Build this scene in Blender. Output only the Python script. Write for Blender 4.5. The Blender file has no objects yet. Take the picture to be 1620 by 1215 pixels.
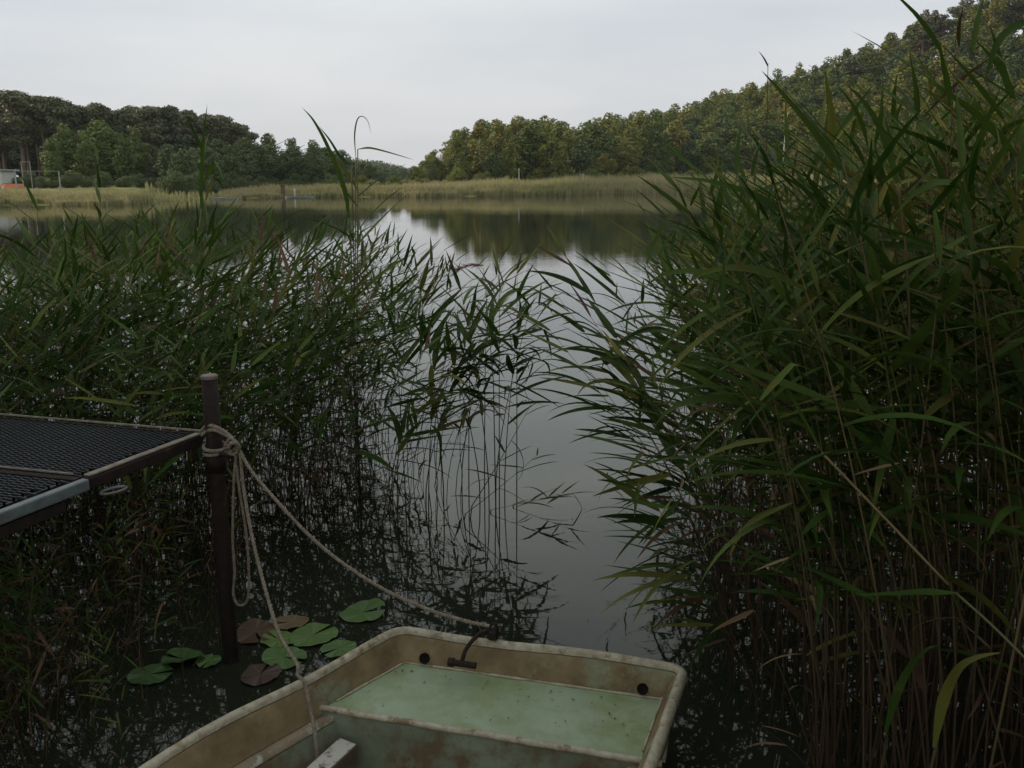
import bpy, math, random
import numpy as np
from mathutils import Matrix, Vector

random.seed(7)
RNG = np.random.default_rng(11)
S = bpy.context.scene
COL = S.collection

# ------------------------------------------------------------------ camera
FPX, CAMH = 1403.0, 2.0
PITCH = math.atan(320 / FPX)
cam_d = bpy.data.cameras.new('camera')
cam_d.sensor_width = 36
cam_d.lens = 36 * FPX / 1620
cam_d.clip_start = 0.05
cam_d.clip_end = 4000
cam = bpy.data.objects.new('camera', cam_d)
COL.objects.link(cam)
cam.location = (0, 0, CAMH)
cam.rotation_euler = (math.pi / 2 - PITCH, 0, 0)
S.camera = cam

# ------------------------------------------------------------------ sky, sun, exposure
SUN_EL, SUN_AZ = math.radians(21), math.radians(-78)      # azimuth from +Y towards +X
world = bpy.data.worlds.new('World')
S.world = world
world.use_nodes = True
wn, wl = world.node_tree.nodes, world.node_tree.links
wn.clear()
wo = wn.new('ShaderNodeOutputWorld')
wb = wn.new('ShaderNodeBackground')
wb.inputs['Strength'].default_value = 0.1
sky = wn.new('ShaderNodeTexSky')
sky.sky_type = 'NISHITA'
sky.sun_disc = False
sky.sun_elevation = SUN_EL
sky.sun_rotation = SUN_AZ
sky.air_density = 1.0
sky.dust_density = 2.0
hs = wn.new('ShaderNodeHueSaturation')
hs.inputs['Saturation'].default_value = 0.35
wl.new(sky.outputs[0], hs.inputs['Color'])
tc = wn.new('ShaderNodeTexCoord')
mp = wn.new('ShaderNodeMapping')
mp.inputs['Scale'].default_value = (1.1, 1.1, 5.0)
nz = wn.new('ShaderNodeTexNoise')
nz.inputs['Scale'].default_value = 1.6
nz.inputs['Detail'].default_value = 5
nz.inputs['Roughness'].default_value = 0.5
wl.new(tc.outputs['Generated'], mp.inputs[0])
wl.new(mp.outputs[0], nz.inputs[0])
cr = wn.new('ShaderNodeValToRGB')
cr.color_ramp.elements[0].position = 0.3
cr.color_ramp.elements[0].color = (0.535, 0.59, 0.655, 1)
cr.color_ramp.elements[1].position = 0.72
cr.color_ramp.elements[1].color = (0.765, 0.785, 0.815, 1)
wl.new(nz.outputs[0], cr.inputs[0])
vm = wn.new('ShaderNodeVectorMath')
vm.operation = 'SCALE'
vm.inputs['Scale'].default_value = 10.0
# overcast: a paler, warmer band low down, brighter towards the zenith
sx = wn.new('ShaderNodeSeparateXYZ')
wl.new(tc.outputs['Generated'], sx.inputs[0])
ce = wn.new('ShaderNodeValToRGB')
for e_, (p_, c_) in zip((ce.color_ramp.elements[0], ce.color_ramp.elements[1], ce.color_ramp.elements.new(.16), ce.color_ramp.elements.new(.5)), ((0, (1.05, .99, .94, 1)), (1, (1.80, 1.78, 1.56, 1)), (.16, (1.02, 1.02, 1.01, 1)), (.32, (1.55, 1.55, 1.38, 1)))):
    e_.position, e_.color = p_, c_
wl.new(sx.outputs['Z'], ce.inputs[0])
ml = wn.new('ShaderNodeVectorMath')
ml.operation = 'MULTIPLY'
wl.new(cr.outputs[0], ml.inputs[0])
wl.new(ce.outputs[0], ml.inputs[1])
wl.new(ml.outputs[0], vm.inputs[0])
mx = wn.new('ShaderNodeMix')
mx.data_type = 'RGBA'
mx.inputs[0].default_value = 0.86          # almost closed cloud cover
wl.new(hs.outputs[0], mx.inputs[6])
wl.new(vm.outputs[0], mx.inputs[7])
wl.new(mx.outputs[2], wb.inputs[0])
wl.new(wb.outputs[0], wo.inputs[0])

sun_d = bpy.data.lights.new('sun', 'SUN')
sun_d.energy = 2.6
sun_d.angle = math.radians(12)
sun_d.color = (1.0, 0.80, 0.58)
sun = bpy.data.objects.new('sun', sun_d)
COL.objects.link(sun)
sd = Vector((math.sin(SUN_AZ) * math.cos(SUN_EL), math.cos(SUN_AZ) * math.cos(SUN_EL), math.sin(SUN_EL)))
sun.rotation_euler = sd.to_track_quat('Z', 'Y').to_euler()
sun.location = (-20, 4, 30)

S.view_settings.view_transform = 'Standard'
S.view_settings.look = 'None'
S.view_settings.exposure = 0.08
S.view_settings.gamma = 1
S.view_settings.use_curve_mapping = False
S.cycles.max_bounces = 6
S.cycles.diffuse_bounces = 2
S.cycles.glossy_bounces = 3
S.cycles.transmission_bounces = 3
S.cycles.transparent_max_bounces = 4
S.cycles.caustics_reflective = False
S.cycles.caustics_refractive = False


# ------------------------------------------------------------------ pixel <-> place
def ray(px, py):
    u = (px - 810) / FPX
    v = -(py - 607.5) / FPX
    return (u, math.cos(PITCH) + v * math.sin(PITCH), -math.sin(PITCH) + v * math.cos(PITCH))


def at_z(px, py, z):
    d = ray(px, py)
    t = (z - CAMH) / d[2]
    return Vector((d[0] * t, d[1] * t, z))


def at_y(px, py, y):
    d = ray(px, py)
    t = y / d[1]
    return Vector((d[0] * t, y, CAMH + d[2] * t))


def px_x(px, y):          # lateral place of an image column on far ground
    return (px - 810) / FPX / 1.025 * y


# ------------------------------------------------------------------ helpers
def link(name, me, mats=None, parent=None, loc=None):
    o = bpy.data.objects.new(name, me)
    COL.objects.link(o)
    if mats is not None and me is not None and not me.materials:
        for m in (mats if isinstance(mats, (list, tuple)) else [mats]):
            me.materials.append(m)
    if parent is not None:
        o.parent = parent
    if loc is not None:
        o.location = loc
    return o


def np_mesh(name, verts, quads, mat_idx=None, smooth=True, rnd=None):
    me = bpy.data.meshes.new(name)
    verts = np.asarray(verts, dtype=np.float32)
    quads = np.asarray(quads, dtype=np.int32)
    n, k = quads.shape
    me.vertices.add(len(verts))
    me.vertices.foreach_set('co', verts.ravel())
    me.loops.add(n * k)
    me.loops.foreach_set('vertex_index', quads.ravel())
    me.polygons.add(n)
    me.polygons.foreach_set('loop_start', np.arange(0, n * k, k, dtype=np.int32))
    me.polygons.foreach_set('use_smooth', np.full(n, smooth, dtype=bool))
    if mat_idx is not None:
        me.polygons.foreach_set('material_index', np.asarray(mat_idx, dtype=np.int32))
    if rnd is not None:
        a = me.attributes.new('tone', 'FLOAT', 'POINT')
        a.data.foreach_set('value', np.asarray(rnd, dtype=np.float32))
    me.update(calc_edges=True)
    return me


def thing(name, label, cat, loc=(0, 0, 0), rz=0.0, group=None):
    o = bpy.data.objects.new(name, None)
    COL.objects.link(o)
    o.empty_display_size = 0.2
    o.location = loc
    o.rotation_euler = (0, 0, rz)
    o['label'] = label
    o['category'] = cat
    if group:
        o['group'] = group
    return o


def tag(o, label, cat, group=None):
    o['label'] = label
    o['category'] = cat
    if group:
        o['group'] = group
    return o


class MB:
    """collects shapes in one python mesh"""
    def __init__(s):
        s.v, s.f = [], []

    def box(s, c, size, rot=None):
        b = len(s.v)
        R = rot if rot is not None else Matrix.Identity(3)
        for dz in (-.5, .5):
            for dx, dy in ((-.5, -.5), (.5, -.5), (.5, .5), (-.5, .5)):
                s.v.append(tuple(Vector(c) + R @ Vector((dx * size[0], dy * size[1], dz * size[2]))))
        s.f += [(b, b + 3, b + 2, b + 1), (b + 4, b + 5, b + 6, b + 7)]
        for i in range(4):
            j = (i + 1) % 4
            s.f.append((b + i, b + j, b + 4 + j, b + 4 + i))
        return s

    def bar(s, a, c, w, h, up=(0, 0, 1)):
        a, c = Vector(a), Vector(c)
        x = (c - a).normalized()
        y = Vector(up).cross(x).normalized()
        z = x.cross(y)
        R = Matrix((x, y, z)).transposed()
        return s.box((a + c) / 2, ((c - a).length, w, h), R)

    def tube(s, pts, rad, n=8, cap=True):
        pts = [Vector(p) for p in pts]
        b = len(s.v)
        m = len(pts)
        ref = None
        for i, p in enumerate(pts):
            t = (pts[min(i + 1, m - 1)] - pts[max(i - 1, 0)]).normalized()
            if ref is None:
                ref = t.orthogonal().normalized()
            ref = (ref - t * ref.dot(t)).normalized()
            q = t.cross(ref)
            r = rad[i] if isinstance(rad, (list, tuple)) else rad
            for k in range(n):
                a = 2 * math.pi * k / n
                s.v.append(tuple(p + ref * (r * math.cos(a)) + q * (r * math.sin(a))))
        for i in range(m - 1):
            for k in range(n):
                k2 = (k + 1) % n
                s.f.append((b + i * n + k, b + i * n + k2, b + (i + 1) * n + k2, b + (i + 1) * n + k))
        if cap:
            s.f.append(tuple(b + k for k in range(n))[::-1])
            s.f.append(tuple(b + (m - 1) * n + k for k in range(n)))
        return s

    def build(s, name, mat, parent=None, smooth=False, bevel=0.0, loc=None):
        me = bpy.data.meshes.new(name)
        me.from_pydata(s.v, [], s.f)
        me.update()
        if smooth:
            me.polygons.foreach_set('use_smooth', [True] * len(me.polygons))
        o = link(name, me, mat, parent, loc)
        if bevel:
            md = o.modifiers.new('bevel', 'BEVEL')
            md.width = bevel
            md.segments = 2
        return o


def smooth_path(pts, n):
    """Catmull-Rom through points"""
    P = [Vector(p) for p in pts]
    P = [P[0] * 2 - P[1]] + P + [P[-1] * 2 - P[-2]]
    out = []
    for i in range(1, len(P) - 2):
        for k in range(n):
            t = k / n
            a, b, c, d = P[i - 1], P[i], P[i + 1], P[i + 2]
            out.append(0.5 * ((2 * b) + (c - a) * t + (2 * a - 5 * b + 4 * c - d) * t * t + (3 * b - a - 3 * c + d) * t ** 3))
    out.append(P[-2].copy())
    return out


# ------------------------------------------------------------------ materials
def new_mat(name):
    m = bpy.data.materials.new(name)
    m.use_nodes = True
    return m, m.node_tree.nodes, m.node_tree.links, m.node_tree.nodes['Principled BSDF']


def noise_mat(name, c1, c2, scale=8, rough=0.7, bump=0.2, detail=4, c3=None, scale3=2.0, th3=(0.5, 0.62), spec=0.3, stretch=(1, 1, 1), dist=0.01, lo=0.35, hi=0.65):
    m, n, l, b = new_mat(name)
    tcn = n.new('ShaderNodeTexCoord')
    mpn = n.new('ShaderNodeMapping')
    mpn.inputs['Scale'].default_value = stretch
    l.new(tcn.outputs['Object'], mpn.inputs[0])
    t = n.new('ShaderNodeTexNoise')
    t.inputs['Scale'].default_value = scale
    t.inputs['Detail'].default_value = detail
    t.inputs['Roughness'].default_value = 0.65
    l.new(mpn.outputs[0], t.inputs[0])
    r = n.new('ShaderNodeValToRGB')
    r.color_ramp.elements[0].position = lo
    r.color_ramp.elements[1].position = hi
    r.color_ramp.elements[0].color = (*c1, 1)
    r.color_ramp.elements[1].color = (*c2, 1)
    l.new(t.outputs[0], r.inputs[0])
    out = r.outputs[0]
    if c3 is not None:
        t3 = n.new('ShaderNodeTexNoise')
        t3.inputs['Scale'].default_value = scale3
        t3.inputs['Detail'].default_value = 6
        t3.inputs['Roughness'].default_value = 0.7
        l.new(mpn.outputs[0], t3.inputs[0])
        mr = n.new('ShaderNodeMapRange')
        mr.inputs[1].default_value, mr.inputs[2].default_value = th3
        l.new(t3.outputs[0], mr.inputs[0])
        mxn = n.new('ShaderNodeMix')
        mxn.data_type = 'RGBA'
        l.new(mr.outputs[0], mxn.inputs[0])
        l.new(out, mxn.inputs[6])
        mxn.inputs[7].default_value = (*c3, 1)
        out = mxn.outputs[2]
    l.new(out, b.inputs['Base Color'])
    b.inputs['Roughness'].default_value = rough
    b.inputs['Specular IOR Level'].default_value = spec
    if bump:
        bp = n.new('ShaderNodeBump')
        bp.inputs['Strength'].default_value = bump
        bp.inputs['Distance'].default_value = dist
        l.new(t.outputs[0], bp.inputs['Height'])
        l.new(bp.outputs[0], b.inputs['Normal'])
    return m


def foliage_mat(name, stops, rough=0.55, spec=0.35, trans=0.25, noise=0.0, nscale=0.6, zgrad=None):
    """colour picked by a per-plant tone (object random + stored tone)"""
    m, n, l, b = new_mat(name)
    oi = n.new('ShaderNodeObjectInfo')
    at = n.new('ShaderNodeAttribute')
    at.attribute_name = 'tone'
    ad = n.new('ShaderNodeMath')
    ad.operation = 'ADD'
    l.new(oi.outputs['Random'], ad.inputs[0])
    l.new(at.outputs['Fac'], ad.inputs[1])
    fr = n.new('ShaderNodeMath')
    fr.operation = 'PINGPONG'
    fr.inputs[1].default_value = 1.0
    l.new(ad.outputs[0], fr.inputs[0])
    val = fr.outputs[0]
    if noise:
        g = n.new('ShaderNodeNewGeometry')
        t = n.new('ShaderNodeTexNoise')
        t.inputs['Scale'].default_value = nscale
        t.inputs['Detail'].default_value = 3
        l.new(g.outputs['Position'], t.inputs[0])
        mm = n.new('ShaderNodeMath')
        mm.operation = 'MULTIPLY_ADD'
        mm.inputs[1].default_value = noise
        mm.inputs[2].default_value = -noise / 2
        l.new(t.outputs[0], mm.inputs[0])
        a2 = n.new('ShaderNodeMath')
        a2.operation = 'ADD'
        l.new(val, a2.inputs[0])
        l.new(mm.outputs[0], a2.inputs[1])
        val = a2.outputs[0]
    r = n.new('ShaderNodeValToRGB')
    els = r.color_ramp.elements
    while len(els) < len(stops):
        els.new(0.5)
    for e, (p, c) in zip(els, stops):
        e.position = p
        e.color = (*c, 1)
    l.new(val, r.inputs[0])
    out = r.outputs[0]
    if zgrad:
        g = n.new('ShaderNodeNewGeometry')
        sp = n.new('ShaderNodeSeparateXYZ')
        l.new(g.outputs['Position'], sp.inputs[0])
        mr = n.new('ShaderNodeMapRange')
        mr.inputs[1].default_value, mr.inputs[2].default_value = zgrad[0], zgrad[1]
        l.new(sp.outputs['Z'], mr.inputs[0])
        mxn = n.new('ShaderNodeMix')
        mxn.data_type = 'RGBA'
        l.new(mr.outputs[0], mxn.inputs[0])
        mxn.inputs[6].default_value = (*zgrad[2], 1)
        l.new(out, mxn.inputs[7])
        out = mxn.outputs[2]
    l.new(out, b.inputs['Base Color'])
    b.inputs['Roughness'].default_value = rough
    b.inputs['Specular IOR Level'].default_value = spec
    if trans:
        tr = n.new('ShaderNodeBsdfTranslucent')
        l.new(out, tr.inputs[0])
        ms = n.new('ShaderNodeMixShader')
        ms.inputs[0].default_value = trans
        l.new(b.outputs[0], ms.inputs[1])
        l.new(tr.outputs[0], ms.inputs[2])
        l.new(ms.outputs[0], n['Material Output'].inputs[0])
    return m


M = {}
M['leaf'] = foliage_mat('reed leaf', [(0, (.023, .049, .009)), (.4, (.037, .075, .012)), (.8, (.062, .098, .017)), (1, (.14, .13, .03))], rough=.55, spec=.12, trans=.3)
def blemish(m):
    n, l = m.node_tree.nodes, m.node_tree.links
    b = n['Principled BSDF']
    src = b.inputs['Base Color'].links[0].from_socket
    g = n.new('ShaderNodeNewGeometry')
    t = n.new('ShaderNodeTexNoise')
    t.inputs['Scale'].default_value = 26
    t.inputs['Detail'].default_value = 5
    l.new(g.outputs['Position'], t.inputs[0])
    mr = n.new('ShaderNodeMapRange')
    mr.inputs[1].default_value, mr.inputs[2].default_value = .60, .70
    mr.inputs[4].default_value = .7
    l.new(t.outputs[0], mr.inputs[0])
    mxn = n.new('ShaderNodeMix'); mxn.data_type = 'RGBA'
    l.new(mr.outputs[0], mxn.inputs[0]); l.new(src, mxn.inputs[6])
    mxn.inputs[7].default_value = (.13, .085, .03, 1)
    t2 = n.new('ShaderNodeTexNoise')
    t2.inputs['Scale'].default_value = 3
    l.new(g.outputs['Position'], t2.inputs[0])
    mr2 = n.new('ShaderNodeMapRange')
    mr2.inputs[1].default_value, mr2.inputs[2].default_value = .35, .65
    mr2.inputs[3].default_value, mr2.inputs[4].default_value = .65, 1.35
    l.new(t2.outputs[0], mr2.inputs[0])
    sc_ = n.new('ShaderNodeVectorMath'); sc_.operation = 'SCALE'
    l.new(mxn.outputs[2], sc_.inputs[0]); l.new(mr2.outputs[0], sc_.inputs['Scale'])
    l.new(sc_.outputs[0], b.inputs['Base Color'])


blemish(M['leaf'])
M['dry'] = foliage_mat('dry reed leaf', [(0, (.07, .038, .02)), (.6, (.12, .07, .038)), (1, (.21, .14, .075))], rough=.7, spec=.2, trans=.2)
M['stalk'] = foliage_mat('reed stalk', [(0, (.07, .08, .03)), (.5, (.10, .10, .04)), (1, (.17, .12, .06))], rough=.5, spec=.3, trans=0, zgrad=(.35, 1.15, (.060, .036, .023)))
M['crown_green'] = foliage_mat('broad leaf crown', [(0, (.088, .120, .018)), (.45, (.130, .155, .021)), (.8, (.175, .185, .027)), (1, (.215, .185, .037))], trans=.2, noise=.7, nscale=.5)
M['crown_mid'] = foliage_mat('mid green crown', [(0, (.075, .112, .024)), (.5, (.098, .138, .028)), (1, (.122, .155, .032))], trans=.2, noise=.7, nscale=.5)
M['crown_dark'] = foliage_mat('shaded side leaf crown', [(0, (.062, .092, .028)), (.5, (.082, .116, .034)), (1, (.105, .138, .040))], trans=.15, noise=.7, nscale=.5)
M['crown_pine'] = foliage_mat('pine needles', [(0, (.074, .090, .042)), (.5, (.094, .108, .048)), (1, (.118, .12, .052))], trans=.05, noise=.6, nscale=.5)
M['crown_rust'] = foliage_mat('dying rusty needles', [(0, (.12, .045, .028)), (1, (.16, .065, .035))], trans=.05, noise=.5, nscale=.5)
M['crown_brown'] = foliage_mat('dry olive brown leaves', [(0, (.10, .075, .03)), (1, (.13, .10, .04))], trans=.1, noise=.6, nscale=.5)
M['bark'] = noise_mat('brown bark', (.05, .035, .025), (.10, .075, .055), scale=3, stretch=(1, 1, .3))
M['pinebark'] = noise_mat('orange pine bark', (.13, .085, .06), (.21, .145, .11), scale=3, stretch=(1, 1, .3))
M['birchbark'] = noise_mat('white birch bark', (.12, .11, .10), (.55, .53, .48), scale=4, stretch=(.5, .5, 1.5), lo=.3, hi=.45)
M['farreed'] = foliage_mat('far reed bed', [(0, (.24, .245, .11)), (.5, (.315, .298, .14)), (1, (.39, .345, .185))], trans=.2, noise=.8, nscale=.09, rough=.8, spec=.1)
M['ground'] = noise_mat('marsh ground', (.09, .10, .03), (.24, .23, .085), scale=.25, detail=8, rough=.95, bump=.5, dist=.3, spec=.1)
M['fibre'] = noise_mat('weathered gelcoat', (.28, .24, .165), (.45, .41, .31), scale=30, detail=8, rough=.6, bump=.4, dist=.002, c3=(.20, .15, .085), scale3=18, th3=(.52, .62))
M['ledge'] = noise_mat('worn tan ledge', (.17, .13, .08), (.25, .20, .135), scale=11, detail=8, rough=.7, bump=.3, dist=.003, c3=(.38, .38, .31), scale3=8, th3=(.54, .62))
M['boatwall'] = noise_mat('brown stained boat side', (.125, .086, .042), (.245, .180, .095), scale=7, detail=9, rough=.75, bump=.25, dist=.003, c3=(.21, .23, .15), scale3=4.5, th3=(.53, .63))
M['boatdeck'] = noise_mat('pale green boat deck', (.24, .305, .19), (.33, .395, .275), scale=3.2, detail=9, rough=.55, bump=.15, dist=.002, c3=(.19, .235, .095), scale3=4, th3=(.44, .68))
M['boatdeep'] = noise_mat('dull green boat inside', (.13, .15, .10), (.22, .25, .18), scale=4, detail=9, rough=.8, bump=.2, dist=.003, c3=(.13, .09, .05), scale3=5, th3=(.45, .6))
M['rust'] = noise_mat('rusty iron', (.011, .0075, .006), (.025, .015, .012), scale=30, detail=8, rough=.8, bump=.6, dist=.002, c3=(.07, .038, .028), scale3=12, th3=(.60, .72))
M['rustcap'] = noise_mat('worn post cap', (.13, .09, .08), (.22, .165, .145), scale=40, detail=8, rough=.7, bump=.4, dist=.002)
M['rubber'] = noise_mat('black grating', (.012, .014, .017), (.024, .028, .033), scale=60, rough=.5, bump=.3, dist=.001, spec=.4)
M['wood'] = noise_mat('weathered brown timber', (.08, .055, .04), (.16, .12, .09), scale=9, detail=8, rough=.85, bump=.6, dist=.003, stretch=(1, 1, 1))
M['woodtop'] = noise_mat('bleached timber edge', (.16, .13, .105), (.27, .23, .19), scale=22, detail=8, rough=.85, bump=.6, dist=.002)
M['steel'] = noise_mat('painted blue grey steel', (.085, .10, .11), (.16, .18, .19), scale=12, detail=8, rough=.5, bump=.3, dist=.002, c3=(.13, .09, .07), scale3=7, th3=(.52, .62), spec=.5)
M['rope'] = noise_mat('old pale rope', (.15, .12, .09), (.28, .235, .18), scale=60, detail=6, rough=.95, bump=.8, dist=.002, spec=.1)
M['pad'] = foliage_mat('water lily leaf', [(0, (.045, .10, .025)), (.5, (.07, .14, .03)), (1, (.12, .18, .04))], rough=.35, spec=.5, trans=0, noise=.8, nscale=9)
M['padred'] = foliage_mat('reddish lily leaf', [(0, (.06, .030, .018)), (1, (.10, .055, .03))], rough=.4, spec=.5, trans=0, noise=1, nscale=9)
M['paddark'] = foliage_mat('sunken lily leaf', [(0, (.03, .016, .012)), (1, (.055, .03, .02))], rough=.4, spec=.5, trans=0, noise=1, nscale=9)
M['padbrown'] = foliage_mat('browning lily leaf', [(0, (.13, .09, .045)), (1, (.19, .125, .065))], rough=.4, spec=.4, trans=0, noise=1, nscale=9)
M['white'] = noise_mat('white paint', (.40, .41, .39), (.60, .60, .57), scale=6, rough=.5, bump=.1)
M['grey'] = noise_mat('grey roofing', (.25, .26, .28), (.34, .35, .36), scale=5, rough=.7, bump=.1)
M['orange'] = noise_mat('brick orange', (.42, .14, .07), (.52, .19, .10), scale=3, rough=.7, bump=.1)
M['black'] = noise_mat('dark hole', (.006, .005, .004), (.012, .009, .007), scale=9, rough=.9, bump=0, spec=.1)
M['glass'] = noise_mat('dark window pane', (.02, .022, .025), (.03, .032, .035), scale=2, rough=.1, bump=0, spec=.6)
M['plume'] = foliage_mat('reed plume', [(0, (.15, .07, .07)), (1, (.24, .14, .12))], rough=.9, spec=.1, trans=.2)


def add_veins(m):
    n, l = m.node_tree.nodes, m.node_tree.links
    b = n['Principled BSDF']
    src = b.inputs['Base Color'].links[0].from_socket
    tcn = n.new('ShaderNodeTexCoord')
    gr = n.new('ShaderNodeTexGradient')
    gr.gradient_type = 'RADIAL'
    l.new(tcn.outputs['Object'], gr.inputs[0])
    k = n.new('ShaderNodeMath'); k.operation = 'MULTIPLY'; k.inputs[1].default_value = 2 * math.pi * 13
    l.new(gr.outputs['Fac'], k.inputs[0])
    sn = n.new('ShaderNodeMath'); sn.operation = 'SINE'
    l.new(k.outputs[0], sn.inputs[0])
    mr = n.new('ShaderNodeMapRange')
    mr.inputs[1].default_value, mr.inputs[2].default_value = .75, 1.0
    mr.inputs[3].default_value, mr.inputs[4].default_value = 0, .13
    l.new(sn.outputs[0], mr.inputs[0])
    mxn = n.new('ShaderNodeMix'); mxn.data_type = 'RGBA'
    l.new(mr.outputs[0], mxn.inputs[0]); l.new(src, mxn.inputs[6])
    mxn.inputs[7].default_value = (.20, .22, .08, 1)
    l.new(mxn.outputs[2], b.inputs['Base Color'])
    bp = n.new('ShaderNodeBump'); bp.inputs['Strength'].default_value = .2; bp.inputs['Distance'].default_value = .002
    l.new(sn.outputs[0], bp.inputs['Height']); l.new(bp.outputs[0], b.inputs['Normal'])


for k_ in ('pad', 'padred', 'padbrown', 'paddark'):
    add_veins(M[k_])


def water_mat():
    m, n, l, b = new_mat('lake water')
    b.inputs['Base Color'].default_value = (.019, .022, .014, 1)
    b.inputs['Roughness'].default_value = 0.02
    b.inputs['IOR'].default_value = 1.333
    g = n.new('ShaderNodeNewGeometry')
    m1 = n.new('ShaderNodeMapping')
    m1.inputs['Scale'].default_value = (1.0, 1.7, 1)
    l.new(g.outputs['Position'], m1.inputs[0])
    hs_ = []
    for sc, det, amp in ((9.0, 2, .0006), (2.6, 2, .0015), (.35, 2, .0018)):
        t = n.new('ShaderNodeTexNoise')
        t.inputs['Scale'].default_value = sc
        t.inputs['Detail'].default_value = det
        l.new(m1.outputs[0], t.inputs[0])
        k = n.new('ShaderNodeMath')
        k.operation = 'MULTIPLY'
        k.inputs[1].default_value = amp
        l.new(t.outputs[0], k.inputs[0])
        hs_.append(k)
    # calm and slightly rippled patches
    tp = n.new('ShaderNodeTexNoise')
    tp.inputs['Scale'].default_value = .05
    m2 = n.new('ShaderNodeMapping')
    m2.inputs['Scale'].default_value = (.5, 1.6, 1)
    l.new(g.outputs['Position'], m2.inputs[0])
    l.new(m2.outputs[0], tp.inputs[0])
    mr = n.new('ShaderNodeMapRange')
    mr.inputs[1].default_value, mr.inputs[2].default_value = .42, .62
    mr.inputs[3].default_value, mr.inputs[4].default_value = .5, 1.1
    l.new(tp.outputs[0], mr.inputs[0])
    a1 = n.new('ShaderNodeMath'); a1.operation = 'ADD'
    l.new(hs_[0].outputs[0], a1.inputs[0]); l.new(hs_[1].outputs[0], a1.inputs[1])
    a2 = n.new('ShaderNodeMath'); a2.operation = 'ADD'
    l.new(a1.outputs[0], a2.inputs[0]); l.new(hs_[2].outputs[0], a2.inputs[1])
    a3 = n.new('ShaderNodeMath'); a3.operation = 'MULTIPLY'
    l.new(a2.outputs[0], a3.inputs[0]); l.new(mr.outputs[0], a3.inputs[1])
    bp = n.new('ShaderNodeBump')
    bp.inputs['Strength'].default_value = 1.0
    bp.inputs['Distance'].default_value = 1.0
    l.new(a3.outputs[0], bp.inputs['Height'])
    l.new(bp.outputs[0], b.inputs['Normal'])
    return m


M['water'] = water_mat()

# ------------------------------------------------------------------ terrain and lake
SHORE = ([-2500, -800, -200, 0, 200, 260, 340, 480, 650, 800, 900, 1075, 1300, 1620, 2400, 4000],
         [55, 62, 72, 79, 80, 95, 108, 120, 122, 130, 140, 168, 165, 150, 130, 110])
TOPL = ([-400, 0, 30, 60, 100, 130, 170, 200, 240, 290, 330, 370, 400, 430, 460, 490, 530, 560, 590, 640],
        [200, 188, 148, 152, 155, 165, 165, 175, 170, 170, 180, 190, 205, 212, 212, 225, 235, 245, 258, 285])
TOPF = ([-400, 0, 60, 90, 130, 170, 220, 260, 300, 350, 400, 430, 500, 560, 590, 620],
        [245, 260, 262, 205, 203, 196, 212, 230, 240, 226, 222, 213, 228, 248, 262, 282])
TOPR = ([640, 665, 690, 700, 735, 760, 800, 840, 880, 920, 960, 1000, 1050, 1100, 1130, 1170, 1200, 1230, 1300, 1340, 1380, 1420, 1440, 1480, 1510, 1560, 1620, 2100, 2800],
        [287, 262, 240, 226, 208, 196, 197, 191, 202, 200, 190, 185, 180, 165, 155, 145, 130, 120, 108, 95, 75, 60, 45, 40, 22, 5, -10, -60, 0])


def pcol(x, y):
    return 810 + x / np.maximum(y, 1e-3) * FPX * 1.025


def sstep(a, b, t):
    t = np.clip((t - a) / (b - a), 0, 1)
    return t * t * (3 - 2 * t)


def wob(x, y):
    return (np.sin(x * .11 + 1.3) * np.cos(y * .083 - .4) + .5 * np.sin(x * .31 + y * .21))


def ground_z(x, y):
    x = np.asarray(x, dtype=float)
    y = np.asarray(y, dtype=float)
    front = y > 5
    px = np.clip(pcol(x, np.where(front, y, 5)), -2500, 4000)
    R = np.interp(px, *SHORE)
    d = y - R
    side = np.abs(x) - 170
    d = np.maximum(d, side)
    ztop = 2 + (288 - np.interp(px, *TOPR)) / FPX * (R + 75)
    hr = np.clip(ztop - 12.5, .8, 60)
    hill = np.where(px > 600, hr, 1.4 + 1.5 * sstep(600, 0, px))
    hb = np.where(px > 600, 1.0 + .6 * sstep(850, 1050, px), 1.3)
    far = -1.3 + 1.45 * sstep(-6, 1, d) + (hb - .15) * sstep(2, 20, d) + (hill - hb) * sstep(18, 78, d)
    far = far + wob(x, y) * .15 * sstep(10, 30, d)
    # the near bank
    yn = .30 + .22 * np.abs(x) * (x > 0) * 0 + .08 * np.sin(x * 1.3)
    near = .42 - 1.1 * sstep(-.25, 1.3, y - yn) - .6 * sstep(1.3, 9, y - yn) + .25 * sstep(-1, -12, y) + .03 * np.sin(x * 3.1 + y * 2.3)
    return np.maximum(near, far)


def build_terrain():
    na = 288
    rr = [0.15]
    while rr[-1] < 1400:
        r = rr[-1]
        rr.append(r + max(.22, r * .045) if r < 60 else r + max(3.0, (r - 200) * .08 if r > 200 else 3.0))
    rr = np.array(rr)
    th = np.linspace(0, 2 * math.pi, na, endpoint=False)
    A, Rr = np.meshgrid(th, rr)
    X, Y = Rr * np.sin(A), Rr * np.cos(A)
    Z = ground_z(X, Y)
    V = np.stack([X.ravel(), Y.ravel(), Z.ravel()], 1)
    i, j = np.meshgrid(np.arange(len(rr) - 1), np.arange(na), indexing='ij')
    j2 = (j + 1) % na
    q = np.stack([i * na + j, (i + 1) * na + j, (i + 1) * na + j2, i * na + j2], -1).reshape(-1, 4)[:, ::-1]
    # close the hub with the same quads
    o = link('ground', np_mesh('ground', V, q), M['ground'])
    o['kind'] = 'structure'
    return o


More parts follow.
